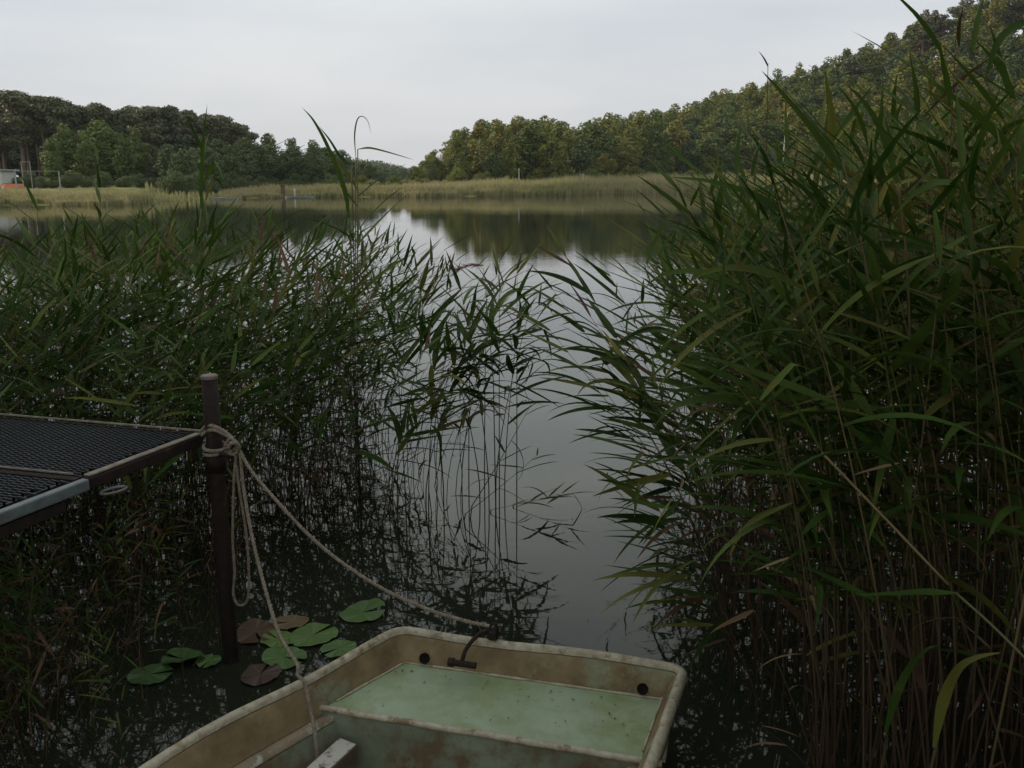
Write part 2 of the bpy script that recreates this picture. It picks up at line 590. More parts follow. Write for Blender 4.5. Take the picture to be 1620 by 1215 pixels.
build_terrain()
wr, wa = 175.0, 96
V = [(0, 60, 0)] + [(wr * 1.02 * math.sin(2 * math.pi * k / wa), 60 + wr * math.cos(2 * math.pi * k / wa), 0) for k in range(wa)]
F = [(0, 1 + (k + 1) % wa, 1 + k) for k in range(wa)]
o = link('lake_water', np_mesh('lake_water', V, F, smooth=False), M['water'])
o['kind'] = 'structure'


# ------------------------------------------------------------------ trees
def quads_cloud(cent, nrm, size, rng):
    """leaf clump faces: cent Nx3, nrm Nx3 (roughly outward)"""
    n = len(cent)
    d = nrm + rng.normal(0, .55, (n, 3))
    d /= np.linalg.norm(d, axis=1, keepdims=True) + 1e-9
    a = rng.normal(0, 1, (n, 3))
    u = np.cross(d, a)
    u /= np.linalg.norm(u, axis=1, keepdims=True) + 1e-9
    v = np.cross(d, u)
    s = size * rng.uniform(.6, 1.35, (n, 1))
    c0 = cent + u * s * .5 - v * s * .12
    c1 = cent + v * s * .42 + u * s * .05
    c2 = cent - u * s * .5 + v * s * .1
    c3 = cent - v * s * .42 - u * s * .08
    V = np.stack([c0, c1, c2, c3], 1).reshape(-1, 3)
    Q = np.arange(n * 4).reshape(-1, 4)
    return V, Q


def lobes_crown(kind, rng):
    """returns list of (centre, radii) in metres for a 10 m tree"""
    L = []
    if kind == 'broad':
        wv, sk, tp_ = rng.uniform(.75, 1.25), rng.uniform(.6, 1.3), rng.uniform(.85, 1.0)
        for _ in range(int(rng.uniform(18, 30))):
            t = rng.uniform(.12, .95)
            t = t * tp_ if _ % 3 else t
            prof = 3.0 * wv * math.sin(math.pi * min(1, ((t - .05) / 1.02) ** sk)) ** .7
            a = rng.uniform(0, 6.28)
            r = prof * rng.uniform(.25, .78)
            s = rng.uniform(.65, 1.35) * (1.1 - .35 * t)
            L.append(((r * math.cos(a), r * math.sin(a), t * 9.2), (s, s, s * rng.uniform(.7, 1.0))))
        L.append(((rng.uniform(-.5, .5), rng.uniform(-.5, .5), 9.1), (.8, .8, 1.0)))
        L.append(((0, 0, 5.0), (2.2, 2.2, 3.4)))
    elif kind == 'slim':
        for _ in range(16):
            t = rng.uniform(.12, .97)
            prof = 1.9 * (math.sin(math.pi * min(1, t * .9 + .08)) ** .8)
            a = rng.uniform(0, 6.28)
            r = prof * rng.uniform(.2, .75)
            s = rng.uniform(.6, 1.1) * (1.15 - .55 * t)
            L.append(((r * math.cos(a), r * math.sin(a), t * 9.5), (s, s, s * 1.1)))
        L.append(((0, 0, 9.5), (.5, .5, .8)))
        L.append(((0, 0, 5.2), (1.3, 1.3, 3.6)))
    elif kind == 'pine':
        for _ in range(15):
            t = rng.uniform(.44, .97)
            prof = 2.1 * math.sin(math.pi * min(1, (t - .38) / .68)) ** .6
            a = rng.uniform(0, 6.28)
            r = prof * rng.uniform(.2, .85)
            s = rng.uniform(.6, 1.15)
            L.append(((r * math.cos(a), r * math.sin(a), t * 9.6), (s, s, s * .62)))
        L.append(((0, 0, 9.4), (.9, .9, .5)))
        L.append(((0, 0, 8.0), (1.1, 1.1, 1.3)))
    elif kind == 'bush':
        for _ in range(10):
            a = rng.uniform(0, 6.28)
            r = rng.uniform(0, 3.2)
            s = rng.uniform(1.2, 2.4)
            L.append(((r * math.cos(a), r * math.sin(a), rng.uniform(2.0, 8.2 - r * .9)), (s, s, s)))
        L.append(((0, 0, 3), (3.4, 3.4, 3)))
    return L


def crown_arrays(kind, rng, leaf=.42, dens=1.0):
    Vs, Qs, Ts = [], [], []
    off = 0
    for c, r in lobes_crown(kind, rng):
        area = 4 * math.pi * ((r[0] * r[1]) ** 1.6 / 2 + (r[0] * r[2]) ** 1.6 / 2) ** (1 / 1.6)
        n = int(area * 11 * dens * (.42 / leaf) ** 2)
        d = rng.normal(0, 1, (n, 3))
        d /= np.linalg.norm(d, axis=1, keepdims=True)
        rad = rng.uniform(.62, 1.08, (n, 1))
        cent = np.array(c) + d * np.array(r) * rad
        V, Q = quads_cloud(cent, d * .7 + np.array((0, 0, .3)), leaf, rng)
        Vs.append(V); Qs.append(Q + off); off += len(V)
        Ts.append(np.full(len(V), rng.uniform(0, .22)) + np.repeat(rng.uniform(0, .12, n), 4))
    return np.concatenate(Vs), np.concatenate(Qs), np.concatenate(Ts)


CROWNS = {}
for kind, nv in (('broad', 9), ('slim', 5), ('pine', 5), ('bush', 3)):
    CROWNS[kind] = []
    for i in range(nv):
        a = crown_arrays(kind, RNG, leaf={'pine': .26, 'slim': .28}.get(kind, .31))
        CROWNS[kind].append(a)
CM = {}


def crown_mesh(kind, i, mat):
    key = (kind, i, mat)
    if key not in CM:
        a = CROWNS[kind][i]
        me = np_mesh(kind + '_crown', a[0], a[1], smooth=False, rnd=a[2])
        me.materials.append(M[mat])
        CM[key] = me
    return CM[key]


TM = {}


def trunk_mesh(kind, mat):
    key = (kind, mat)
    if key not in TM:
        mb = MB()
        h = 9.3 if kind != 'bush' else 5
        r = {'pine': .19, 'broad': .22, 'slim': .14, 'bush': .16}[kind]
        pts = [(math.sin(i * .9) * .08, math.cos(i * 1.3) * .08 - .08, -.6 + i * (h + .3) / 7) for i in range(8)]
        mb.tube(pts, [r * (1.15 - .95 * i / 7) for i in range(8)], n=7)
        rg = random.Random(hash(kind) % 7 + 3)
        z0 = {'pine': 5.5, 'broad': 3, 'slim': 3, 'bush': 1}[kind]
        for k in range(7):
            z = z0 + k * (h - z0 - .8) / 7
            a = rg.uniform(0, 6.28)
            L = {'pine': 1.7, 'broad': 2.2, 'slim': 1.2, 'bush': 2}[kind]
            e = (L * math.cos(a), L * math.sin(a), z + L * .5)
            m_ = (L * .5 * math.cos(a), L * .5 * math.sin(a), z + L * .18)
            mb.tube([(0, 0, z), m_, e], [r * .45, r * .3, r * .12], n=5)
        me = bpy.data.meshes.new(kind + '_trunk')
        me.from_pydata(mb.v, [], mb.f)
        me.materials.append(M[mat])
        TM[key] = me
    return TM[key]


def tree(name, kind, x, y, h, crown, bark, label, cat='tree', group=None, wide=1.0):
    z = float(ground_z(x, y)) - .05
    t = thing(name, label, cat, (x, y, z), random.uniform(0, 6.28), group)
    s = h / 9.9
    t.scale = (s * wide, s * wide, s)
    link('trunk', trunk_mesh(kind, bark), None, t)
    link('crown', crown_mesh(kind, random.randrange(len(CROWNS[kind])), crown), None, t)
    return t


def top_z(tab, px, y):
    return 2 + (288 - float(np.interp(px, *tab))) / FPX * y


def shore(px):
    return float(np.interp(px, *SHORE))


def where(px, row):
    a = 'at the left end of the right wood' if px < 800 else 'in the middle of the right wood' if px < 1000 else 'where the right hill starts to rise' if px < 1200 else 'on the steep flank of the right hill' if px < 1420 else 'high on the right hill behind the tall reeds'
    b = 'in the front row' if row < 2 else 'in the middle ranks' if row < 6 else 'along the skyline'
    return a + ' ' + b


# hillside forest on the right bank
rr_ = random.Random(5)
n_t = 0
for row in range(9):
    dd = 21 + row * 7.2
    px = 676 + rr_.uniform(0, 14)
    while px < 1780:
        yy = shore(px) + dd + rr_.uniform(-2.6, 2.6)
        x = px_x(px, yy)
        gz = float(ground_z(x, yy))
        room = top_z(TOPR, px, yy) - gz
        h = min(rr_.uniform(9.5, 14.0), max(room, 3) * rr_.uniform(.93, 1.05)) if row < 8 else max(6, room * rr_.uniform(.92, 1.06))
        if px < 700:
            h = min(h, room)
        if row == 0:
            h *= rr_.uniform(.55, .85)
        r = rr_.random()
        hidden = False
        if 2 <= row <= 6 and h < room * .72 and gz < 3.0 and rr_.random() < .75:
            hidden = True                       # stands wholly behind the front rows
        if not hidden:
            g = 'trees of the wooded slope across the lake'
            if px > 1330 and row >= 6 and r > .45:
                tree('pine_tree', 'pine', x, yy, h, 'crown_pine', 'pinebark', 'dark pine on the crest of the wooded hill at right', 'pine tree', 'pines on the hill crest', 1.4)
            elif r < .2:
                tree('birch_tree', 'slim', x, yy, h, 'crown_green', 'birchbark', 'slim birch ' + where(px, row), 'birch tree', 'birches on the right slope', 1.5)
            else:
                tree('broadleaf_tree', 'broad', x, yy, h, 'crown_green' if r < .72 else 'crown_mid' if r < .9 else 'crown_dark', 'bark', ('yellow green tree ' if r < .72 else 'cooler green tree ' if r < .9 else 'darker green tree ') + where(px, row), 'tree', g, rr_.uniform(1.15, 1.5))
            n_t += 1
        px += (4.9 if row < 2 else 5.6) / yy * FPX * rr_.uniform(.75, 1.3)
for px, dd, h in ((1438, 70, 14), (1452, 68, 12.5)):
    yy = shore(px) + dd
    x = px_x(px, yy)
    h = top_z(TOPR, px, yy) - float(ground_z(x, yy)) + (.6 if px < 1440 else 0)
    tree('broadleaf_tree', 'slim', x, yy, h, 'crown_brown', 'bark', 'olive brown tall tree sticking up from the hill crest' if px < 1440 else 'olive brown lower tree close right of the tall one on the hill crest', wide=1.6)
# two birch stems that catch the light at the forest front
for px, yt, yb, lab in ((805, 226, 283, 'tall white birch trunk showing in a gap at the forest front'), (1236, 186, 262, 'pale dead tree trunk with snapped top before the right slope')):
    yy = shore(px) + (19 if px > 1000 else 22)
    x = px_x(px, yy)
    z0 = float(ground_z(x, yy))
    zt = 2 + (288 - yt) / FPX * yy
    t = thing('dead_tree' if px > 1000 else 'birch_tree', lab, 'tree', (x, yy, z0))
    mb = MB()
    mb.tube([(0, 0, -.4), (.06, 0, (zt - z0) * .4), (.1 if px > 1000 else .02, 0, (zt - z0) * .75), (.35 if px > 1000 else .1, 0, zt - z0)], [.11, .10, .08, .05], n=7)
    mb.build('trunk', M['birchbark'], t, True)
    mb = MB()
    for k in range(5):
        zz = (zt - z0) * (.45 + .1 * k)
        a = k * 2.3
        mb.tube([(.05, 0, zz), (.5 * math.cos(a), .5 * math.sin(a), zz + .5), (.9 * math.cos(a), .9 * math.sin(a), zz + .7)], [.045, .03, .015], n=5)
    if px > 1000:
        mb.build('branch', M['birchbark'], t, True)
    else:
        link('crown', crown_mesh('slim', 1, 'crown_green'), None, t).scale = (.9, .9, .95)

# bushes at the foot of the right forest
for k in range(26):
    px = 672 + k * 43 + rr_.uniform(-12, 12)
    yy = shore(px) + 16 + rr_.uniform(-1.5, 1)
    tree('bush', 'bush', px_x(px, yy), yy, rr_.uniform(2.4, 4.6), 'crown_green', 'bark', 'low green bush at the foot of the right forest behind the reeds', 'bush', 'bushes along the right forest edge', 1.2)

# left bank: pines behind, broadleaf trees in front
for row in range(3):
    px = -420 + rr_.uniform(0, 15)
    while px < (395 if row else 405):
        yy = shore(px) + (58 if px < 230 else 44 - (px - 230) * .05) + row * 6 + rr_.uniform(-1.5, 1.5)
        x = px_x(px, yy)
        h = (top_z(TOPL, px, yy) * .96 - float(ground_z(x, yy))) * rr_.uniform(.93, 1.03)
        if abs(px - 265) < 11 and row == 0:
            tree('pine_tree', 'pine', x, yy, h * .84, 'crown_rust', 'pinebark', 'dying rust red pine in front of the green left pines', 'pine tree', None, .9)
        elif row == 0 and 25 < px < 52:
            tree('pine_tree', 'pine', x, yy, h * 1.02, 'crown_pine', 'pinebark', 'tall pine with bare orange trunk beside the white hut', 'pine tree', None, 1.25)
        else:
            tree('pine_tree', 'pine', x, yy, h, 'crown_pine', 'pinebark', 'dark pine ' + ('behind the white hut' if px < 80 else 'rising above the light green trees' if px < 240 else 'near the rust red pine' if px < 300 else 'at the right end of the left pines') + (', front row' if row == 0 else ', back rows'), 'pine tree', 'pines on the left bank', 1.2)
        px += (3.3 if px > -60 else 6.5) / yy * FPX * rr_.uniform(.7, 1.25)
for row in range(3):
    px = 88 + row * 14
    while px < 612:
        if px < 260:
            yy = shore(px) + 34 + row * 8
        else:
            yy = shore(px) + 13 + row * 7
        yy += rr_.uniform(-1.5, 1.5)
        x = px_x(px, yy)
        h = (top_z(TOPF, px, yy) - float(ground_z(x, yy))) * (rr_.uniform(.94, 1.04) if row else rr_.uniform(.80, 1.0))
        h = max(h, 1.5)
        near = px < 250
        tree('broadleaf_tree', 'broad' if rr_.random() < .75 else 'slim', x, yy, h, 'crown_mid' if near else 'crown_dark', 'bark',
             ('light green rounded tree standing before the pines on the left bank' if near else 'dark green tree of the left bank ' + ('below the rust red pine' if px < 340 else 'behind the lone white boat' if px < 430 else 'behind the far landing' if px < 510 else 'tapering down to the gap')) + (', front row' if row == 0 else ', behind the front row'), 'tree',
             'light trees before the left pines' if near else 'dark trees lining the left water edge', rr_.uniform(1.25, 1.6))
        px += (4.8 if near else 3.7) / yy * FPX * rr_.uniform(.75, 1.2)
# dark understory closing the wood behind the pine trunks
for k in range(72):
    px = -420 + k * 13 + rr_.uniform(-4, 4)
    if px < 420:
        yy = shore(px) + (80 if px < 230 else 62) + rr_.uniform(-2, 4)
        h = (top_z(TOPL, px, yy) - float(ground_z(px_x(px, yy), yy))) * rr_.uniform(.62, .78)
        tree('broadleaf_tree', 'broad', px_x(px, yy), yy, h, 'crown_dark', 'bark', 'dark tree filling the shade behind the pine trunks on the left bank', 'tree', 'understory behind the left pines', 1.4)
# shrubs along the left bank
for k in range(62):
    px = -390 + k * 17.5 + rr_.uniform(-5, 5)
    if px > 665:
        break
    yy = shore(px) + (24 if px < 260 else 9) + rr_.uniform(-1, 2)
    hh = rr_.uniform(1.1, 2.3) if px < 260 else rr_.uniform(1.5, 3.5)
    if px > 560:
        hh = rr_.uniform(1.6, 3.0)
    tree('bush', 'bush', px_x(px, yy), yy, hh, 'crown_dark' if px < 560 else 'crown_green', 'bark',
         'low dark bush in the marsh edge of the left bank' if px < 560 else 'small olive bush in the gap between the two woods', 'bush',
         'bushes along the left bank' if px < 560 else 'bushes in the gap between the woods', 1.3)

# unseen alders added behind and beside the camera to shade boat and reeds
for k, (x, y, h, w) in enumerate(((-6.6, -2.2, 8.0, .95), (3.9, -1.2, 7.5, 1.0), (5.4, .3, 7.5, 1.0), (-8.2, 2.2, 8.5, 1.1), (-9.8, 4.6, 8.5, 1.1), (-12.5, 6.0, 9, 1.2))):
    tree('added_shade_alder', 'broad', x, y, h, 'crown_dark', 'bark', 'unseen alder added on the near bank to shade the landing place', 'tree', 'unseen alders added for shade', w)

# distant wooded ridge seen in the gap
hx0, hx1, hy = px_x(470, 430), px_x(760, 430), 430
Vs, Qs, Ts, off = [], [], [], 0
rgf = np.random.default_rng(3)
for k in range(330):
    px = rgf.uniform(470, 760)
    yy = rgf.uniform(380, 470)
    ridge = np.interp(px, [470, 560, 600, 640, 665, 760], [250, 252, 256, 264, 272, 268])
    zt = 2 + (288 - ridge) / FPX * yy * rgf.uniform(.80, 1.0)
    a = CROWNS['broad'][k % 9]
    s = max(zt - 1.0, 3) / 9.9
    sel = rgf.permutation(len(a[1]))[:420]
    V = a[0].reshape(-1, 4, 3)[sel].reshape(-1, 3) * np.array((s * 1.2, s * 1.2, s))
    V = (V.reshape(-1, 4, 3) - V.reshape(-1, 4, 3).mean(1, keepdims=True)) * 2.3 + V.reshape(-1, 4, 3).mean(1, keepdims=True)
    V = V.reshape(-1, 3) + np.array((px_x(px, yy), yy, 1.0))
    Vs.append(V); Qs.append(np.arange(len(V)).reshape(-1, 4) + off); off += len(V)
    Ts.append(np.full(len(V), rgf.uniform(0, 1)))
o = link('distant_wood', np_mesh('distant_wood', np.concatenate(Vs), np.concatenate(Qs), smooth=False, rnd=np.concatenate(Ts)), M['crown_dark'])
tag(o, 'hazy blue green wood far away in the gap between both banks', 'wood')
o['kind'] = 'stuff'

# ------------------------------------------------------------------ reed beds of the far bank
def far_reeds():
    n = 165000
    px = RNG.uniform(-800, 1850, n)
    d = RNG.uniform(0, 1, n) ** 1.3 * np.where(px < 230, 7, 15) - .6
    R = np.interp(px, *SHORE) + 1.2 * np.sin(px * .035) + .8 * np.sin(px * .11 + 1)
    # no bed where the trees stand right at the water
    gap = (px > 235) & (px < 345)
    keep = ~(gap & (RNG.random(n) < .93))
    px, d, R = px[keep], d[keep], R[keep]
    n = len(px)
    y = R + d
    x = px_x(px, y)
    g = np.maximum(ground_z(x, y), 0)
    topz = np.interp(px, [-800, 200, 340, 420, 520, 670, 800, 900, 1075, 1300, 1800], [.95, .95, .75, 1.2, 1.5, 1.6, 1.9, 2.4, 2.8, 2.7, 2.5])
    h = topz * RNG.uniform(.62, 1.08, n) * (.92 + .07 * np.sin(px * .05) + .07 * np.sin(px * .31 + d) * np.sin(px * .077) + .06 * np.sin(px * .83 + 2 * d))
    h *= np.clip(.55 + d * .25, .5, 1)
    w = RNG.uniform(.035, .085, n)
    a = RNG.uniform(0, math.pi, n)
    dx, dy = np.cos(a) * w, np.sin(a) * w
    lx, ly = RNG.normal(0, .14, n) * h * .6, RNG.normal(0, .14, n) * h * .6
    b = np.stack([x, y, g - .25], 1)
    m_ = np.stack([x + lx * .35, y + ly * .35, g + h * .6], 1)
    t = np.stack([x + lx, y + ly, g + h], 1)
    s = np.stack([dx, dy, np.zeros(n)], 1)
    V = np.stack([b - s * .4, b + s * .4, m_ + s, m_ - s, t + s * .15, t - s * .15], 1).reshape(-1, 3)
    i = np.arange(n)[:, None] * 6
    Q = np.concatenate([i + np.array([0, 1, 2, 3]), i + np.array([3, 2, 4, 5])])
    T = np.repeat(RNG.uniform(0, .6, n) + .25 * np.sin(px * .02), 6)
    o = link('far_reed_bed', np_mesh('far_reed_bed', V, Q, smooth=False, rnd=T), M['farreed'])
    tag(o, 'olive straw coloured reed belt along the far lake shore', 'reeds')
    o['kind'] = 'stuff'


far_reeds()

# ------------------------------------------------------------------ small things of the far bank
def far_pos(px, dd):
    yy = shore(px) + dd
    x = px_x(px, yy)
    return x, yy, float(ground_z(x, yy))


# hut
x, yy, gz = far_pos(2, 24)
t = thing('hut', 'small white hut with grey flat roof under the left pines', 'hut', (x, yy, 1.2))
MB().box((-1.3, 0, 1.15), (4.6, 3.0, 1.7)).build('wall', M['white'], t)
MB().box((-1.3, 0, 2.09), (5.2, 3.6, .16)).build('roof', M['grey'], t)
w_ = MB().box((-2.2, -1.512, 1.3), (.9, .05, .7)).build('window', M['white'], t)
MB().box((-2.2, -1.545, 1.3), (.74, .03, .54)).build('pane', M['glass'], w_)
MB().box((-.6, -1.51, 1.0), (.7, .04, 1.3)).build('door', M['grey'], t)
MB().box((-1.3, 0, .12), (4.7, 3.1, .36)).build('foundation', M['grey'], t)
x2, y2, g2 = far_pos(20, 20)
t = thing('covered_boat', 'upturned orange red boat on the grass beside the hut', 'boat', (x2, y2, 1.15))
mb = MB()
prof = [(-1.3, .05), (-.9, .3), (0, .38), (.8, .34), (1.25, .1)]
mb.v += [(a, s * wv, 0 + .15) for a, wv in prof for s in (-1, 1)] + [(a * .92, s * wv * .45, .62) for a, wv in prof for s in (-1, 1)]
n5 = 10
for i in range(4):
    a, b = 2 * i, 2 * i + 2
    mb.f += [(a, b, b + n5, a + n5), (a + 1, a + 1 + n5, b + 1 + n5, b + 1), (a + n5, b + n5, b + 1 + n5, a + 1 + n5)]
mb.f += [(0, n5, n5 + 1, 1), (8, 9, n5 + 9, n5 + 8)]
mb.build('hull', M['orange'], t)
mb = MB()
mb.box((0, 0, .645), (2.2, .06, .05)).build('keel', M['wood'], t)
# pole with bar
x3, y3, g3 = far_pos(95, 14)
zt = 2 + (288 - 273) / FPX * y3
t = thing('white_boom', 'white post carrying a long horizontal bar beside the hut', 'boom', (x3, y3, g3))
MB().box((0, 0, (zt - g3) / 2 - .2), (.09, .09, zt - g3 + .4)).build('post', M['grey'], t)
lx = px_x(24, y3) - x3
MB().bar((lx, 0, zt - g3 + .06), (.1, 0, zt - g3 + .06), .05, .045).build('bar', M['grey'], t)
MB().box((lx + .1, 0, (zt - g3) / 2 - .1), (.12, .12, zt - g3 + .2)).build('post', M['grey'], t)
x4, y4, g4 = far_pos(44, 15)
zt = 2 + (288 - 259) / FPX * y4
t = thing('garden_gate', 'small white gate shaped frame rising above the bar near the hut', 'gate', (x4, y4, g4))
for s in (-.45, .45):
    MB().box((s, 0, (zt - g4) / 2 - .1), (.05, .05, zt - g4 + .2)).build('post', M['grey'], t)
MB().box((0, 0, zt - g4 + .05), (1.1, .05, .05)).build('crossbar', M['grey'], t)

# pale marker poles in the right reed belt
for px, y0, y1, lab in ((821, 268, 289, 'thin white pole at the reed belt below the white birch'), (922, 276, 296, 'white pole standing alone in the middle of the far reed belt')):
    yy = shore(px) + (6 if px > 900 else 12)
    zt, zb = 2 + (288 - y0) / FPX * yy, 2 + (288 - y1) / FPX * yy
    x = px_x(px, yy)
    o = MB().tube([(0, 0, -.9), (0, 0, zt - zb), (.01, 0, zt - zb + .02)], [.06, .055, .04], n=8).build('marker_pole', M['white'], loc=(x, yy, zb))
    tag(o, lab, 'pole')


def small_boat(px, py, L, mat, lab, rz):
    yy = (CAMH - .02) * FPX / (py - 288)
    x = px_x(px, yy)
    t = thing('rowing_boat', lab, 'boat', (x, yy, 0), rz)
    mb = MB()
    st = [(-.5, .0, .24), (-.4, .13, .2), (-.15, .17, .17), (.2, .17, .17), (.5, .12, .19)]
    for a, w, z in st:
        mb.v += [(a * L, -w * L, z), (a * L, w * L, z), (a * L * .93, -w * L * .6, -.08), (a * L * .93, w * L * .6, -.08)]
    for i in range(4):
        a, b = 4 * i, 4 * i + 4
        mb.f += [(a, b, b + 2, a + 2), (a + 1, a + 3, b + 3, b + 1), (a + 2, b + 2, b + 3, a + 3)]
    mb.f += [(16, 17, 19, 18)]
    mb.build('hull', mat, t)
    MB().box((.05 * L, 0, .14), (.1 * L, .3 * L, .04)).build('seat', M['wood'], t)
    MB().box((.32 * L, 0, .14), (.1 * L, .28 * L, .04)).build('seat', M['wood'], t)


small_boat(356, 314, 2.8, M['white'], 'low white boat moored alone before the dark trees of left bank', .1)
small_boat(438, 311, 2.6, M['white'], 'white boat left of the brown mooring pile on the far shore', 1.2)
small_boat(473, 312, 3.8, M['white'], 'white boat at the far landing right of the brown pile', .15)
small_boat(486, 311, 2.6, M['orange'], 'small reddish boat beyond the white boat at the far landing', .3)
yy = (CAMH) * FPX / (312 - 288)
o = MB().box((0, 0, .5), (.45, .45, 2.0)).box((0, 0, 1.55), (.6, .6, .1)).build('mooring_pile', M['wood'], loc=(px_x(447, yy), yy, 0))
tag(o, 'thick brown wooden pile at the far landing between the boats', 'pile')
o = MB().tube([(0, 0, -.6), (0, 0, 1.15), (0, 0, 1.2)], [.09, .09, .05]).box((.0, 0, .95), (.4, .06, .12)).build('marker_pole', M['white'], loc=(px_x(464, yy), yy + .5, 0))
tag(o, 'short white pole with a cross board at the far landing', 'pole')

# ------------------------------------------------------------------ jetty
def V3(a, z):
    return Vector((a[0], a[1], z))


Cc = at_z(322, 684, 1.0)                       # far right corner of the top
dirA = (at_z(0, 657, 1.0) - Cc).normalized()    # along the far edge, to the left
dirB = (at_z(0, 805, 1.0) - Cc).normalized()    # along the near side, to the bank
seam = (at_z(133, 755, 1.0) - Cc).dot(dirB)
WJ, LJ = 2.0, 3.9
jet = thing('jetty', 'steel framed jetty with black mesh deck left of the boat', 'jetty', (Cc.x, Cc.y, 0))


def J(a, b, z):       # a metres left, b metres towards the bank
    return Vector((0, 0, z)) + dirA * a + dirB * b


# frame of first section
mb = MB()
mb.bar(J(-.0, .03, .975), J(0, seam, .975), .036, .044)
fr1 = mb.build('side_beam', M['rust'], jet, bevel=.006)
MB().bar(J(-.0, .03, 1.003), J(0, seam - .01, 1.003), .028, .008).build('edge_strip', M['woodtop'], fr1, bevel=.003)
MB().bar(J(.03, .0, .970), J(WJ, .0, .970), .012, .045).build('end_beam', M['rust'], jet)
MB().bar(J(.0, -.0, 1.006), J(WJ, -.0, 1.006), .007, .006).build('edge_wire', M['woodtop'], jet)
MB().bar(J(.03, seam, .972), J(WJ, seam, .968), .03, .04).build('cross_beam', M['rust'], jet)
MB().bar(J(.05, seam - .005, 1.006), J(WJ, seam - .005, 1.004), .006, .005).build('edge_wire', M['woodtop'], jet)
fr2 = MB().bar(J(-.012, seam + .005, .978), J(-.012, LJ, .978), .032, .042).build('side_beam', M['steel'], jet, bevel=.006)
MB().bar(J(.0, seam + .1, .93), J(.0, LJ, .93), .036, .04).build('lower_beam', M['rust'], jet, bevel=.005)
MB().bar(J(WJ, 0, .968), J(WJ, LJ, .968), .05, .07).build('side_beam', M['steel'], jet)
for b_ in (1.25, 1.9, 2.6, 3.3):
    MB().bar(J(.03, b_, .955), J(WJ - .03, b_, .955), .04, .05).build('cross_beam', M['rust'], jet)
for a_, b_ in ((WJ - .02, .25), (WJ - .02, 2.2), (.06, 2.4), (.06, 3.6), (WJ - .02, 3.6)):
    p = J(a_, b_, 0)
    MB().tube([p + Vector((0, 0, -1.2)), p + Vector((0, 0, .92))], .035, 12).build('post', M['rust'], jet, True)
# ring under the side beam
rc = J(-.03, seam - .09, .925)
mb = MB()
mb.tube([rc + dirB * (.045 * math.cos(a)) + Vector((.9, .3, -.1)) * (.03 * math.sin(a)) for a in [i * math.pi / 10 for i in range(21)]], .006, 6, cap=False)
mb.build('mooring_ring', M['steel'], jet, True)


def grating(b0, b1, name):
    """expanded mesh: wavy strands joined in a diamond pattern"""
    mb = MB()
    pitch_b, pitch_a = .021, .038
    rows = int((b1 - b0) / pitch_b)
    na_ = int((WJ - .06) / pitch_a)
    for r in range(rows):
        b = b0 + (r + .5) * pitch_b
        ph = r % 2
        base = len(mb.v)
        for k in range(na_ * 2 + 1):
            a = .03 + k * pitch_a / 2 + (r * .381 % 1.0) * pitch_a * .9
            up = ((k + ph) % 2) * 2 - 1
            c = J(a, b + up * pitch_b * .42, 0)
            zt = .992 + .006 * up
            dw = dirB * .0050
            for q, zz in ((-1, zt), (1, zt + .003), (1, zt - .007), (-1, zt - .01)):
                v = c + dw * q
                mb.v.append((v.x, v.y, zz))
            if k:
                o0 = base + (k - 1) * 4
                for e in range(4):
                    e2 = (e + 1) % 4
                    mb.f.append((o0 + e, o0 + e2, o0 + 4 + e2, o0 + 4 + e))
    for k in range(12):
        mb.bar(J(.05 + k * (WJ - .1) / 11, b0 + .01, .984), J(.05 + k * (WJ - .1) / 11, b1 - .01, .984), .008, .01)
    o = mb.build(name, M['rubber'], jet)
    o['kind'] = 'stuff'


grating(.02, seam - .02, 'mesh_panel')
grating(seam + .03, 2.1, 'mesh_panel')
MB().bar(J(.02, 2.1, .985), J(.02, 2.1, .985) + dirB * .001, .01, .01)
MB().box(tuple((J(.02, 3.0, .985) + J(WJ, 3.0, .985)) / 2), (WJ - .1, 1.75, .012), Matrix((-dirA, -dirB, Vector((0, 0, 1)))).transposed()).build('mesh_sheet', M['rubber'], jet)

# mooring post
pb = at_z(366, 1045, 0)
PX, PY = pb.x, pb.y
lean = at_y(331, 597, PY)
post = thing('mooring_post', 'rusty round iron mooring post at the jetty corner', 'post', (PX, PY, 0))
tt = lean - Vector((PX, PY, 0))
mb = MB()
mb.tube([Vector((0, 0, 0)) - tt * 1.1, tt * .25, tt * .5, tt * .75, tt], .032, 20)
mb.build('pipe', M['rust'], post, True)
nt = tt.normalized()
mb = MB()
mb.tube([tt - nt * .004, tt + nt * .006, tt + nt * .010], [.0335, .0335, .030], 24)
mb.build('cap', M['rustcap'], post, False)
zk = .955
kc = Vector((PX, PY, 0)) + tt * (zk / tt.z)
bolt = MB()
bolt.tube([Vector((.035, -.03, zk - .015)) + tt * (zk / tt.z) * Vector((1, 1, 0)) if False else Vector((kc.x - PX + .03, -.03, zk - .02)), Vector((kc.x - PX + .135, -.07, zk - .03))], .010, 10)
bolt.tube([Vector((kc.x - PX + .118, -.064, zk - .029)), Vector((kc.x - PX + .14, -.072, zk - .031))], .017, 6)
bolt.build('bolt', M['rust'], post)
MB().tube([Vector((kc.x - PX, 0, zk - .10)), Vector((kc.x - PX, 0, zk - .015))], .0405, 20).build('collar', M['rust'], post, True)


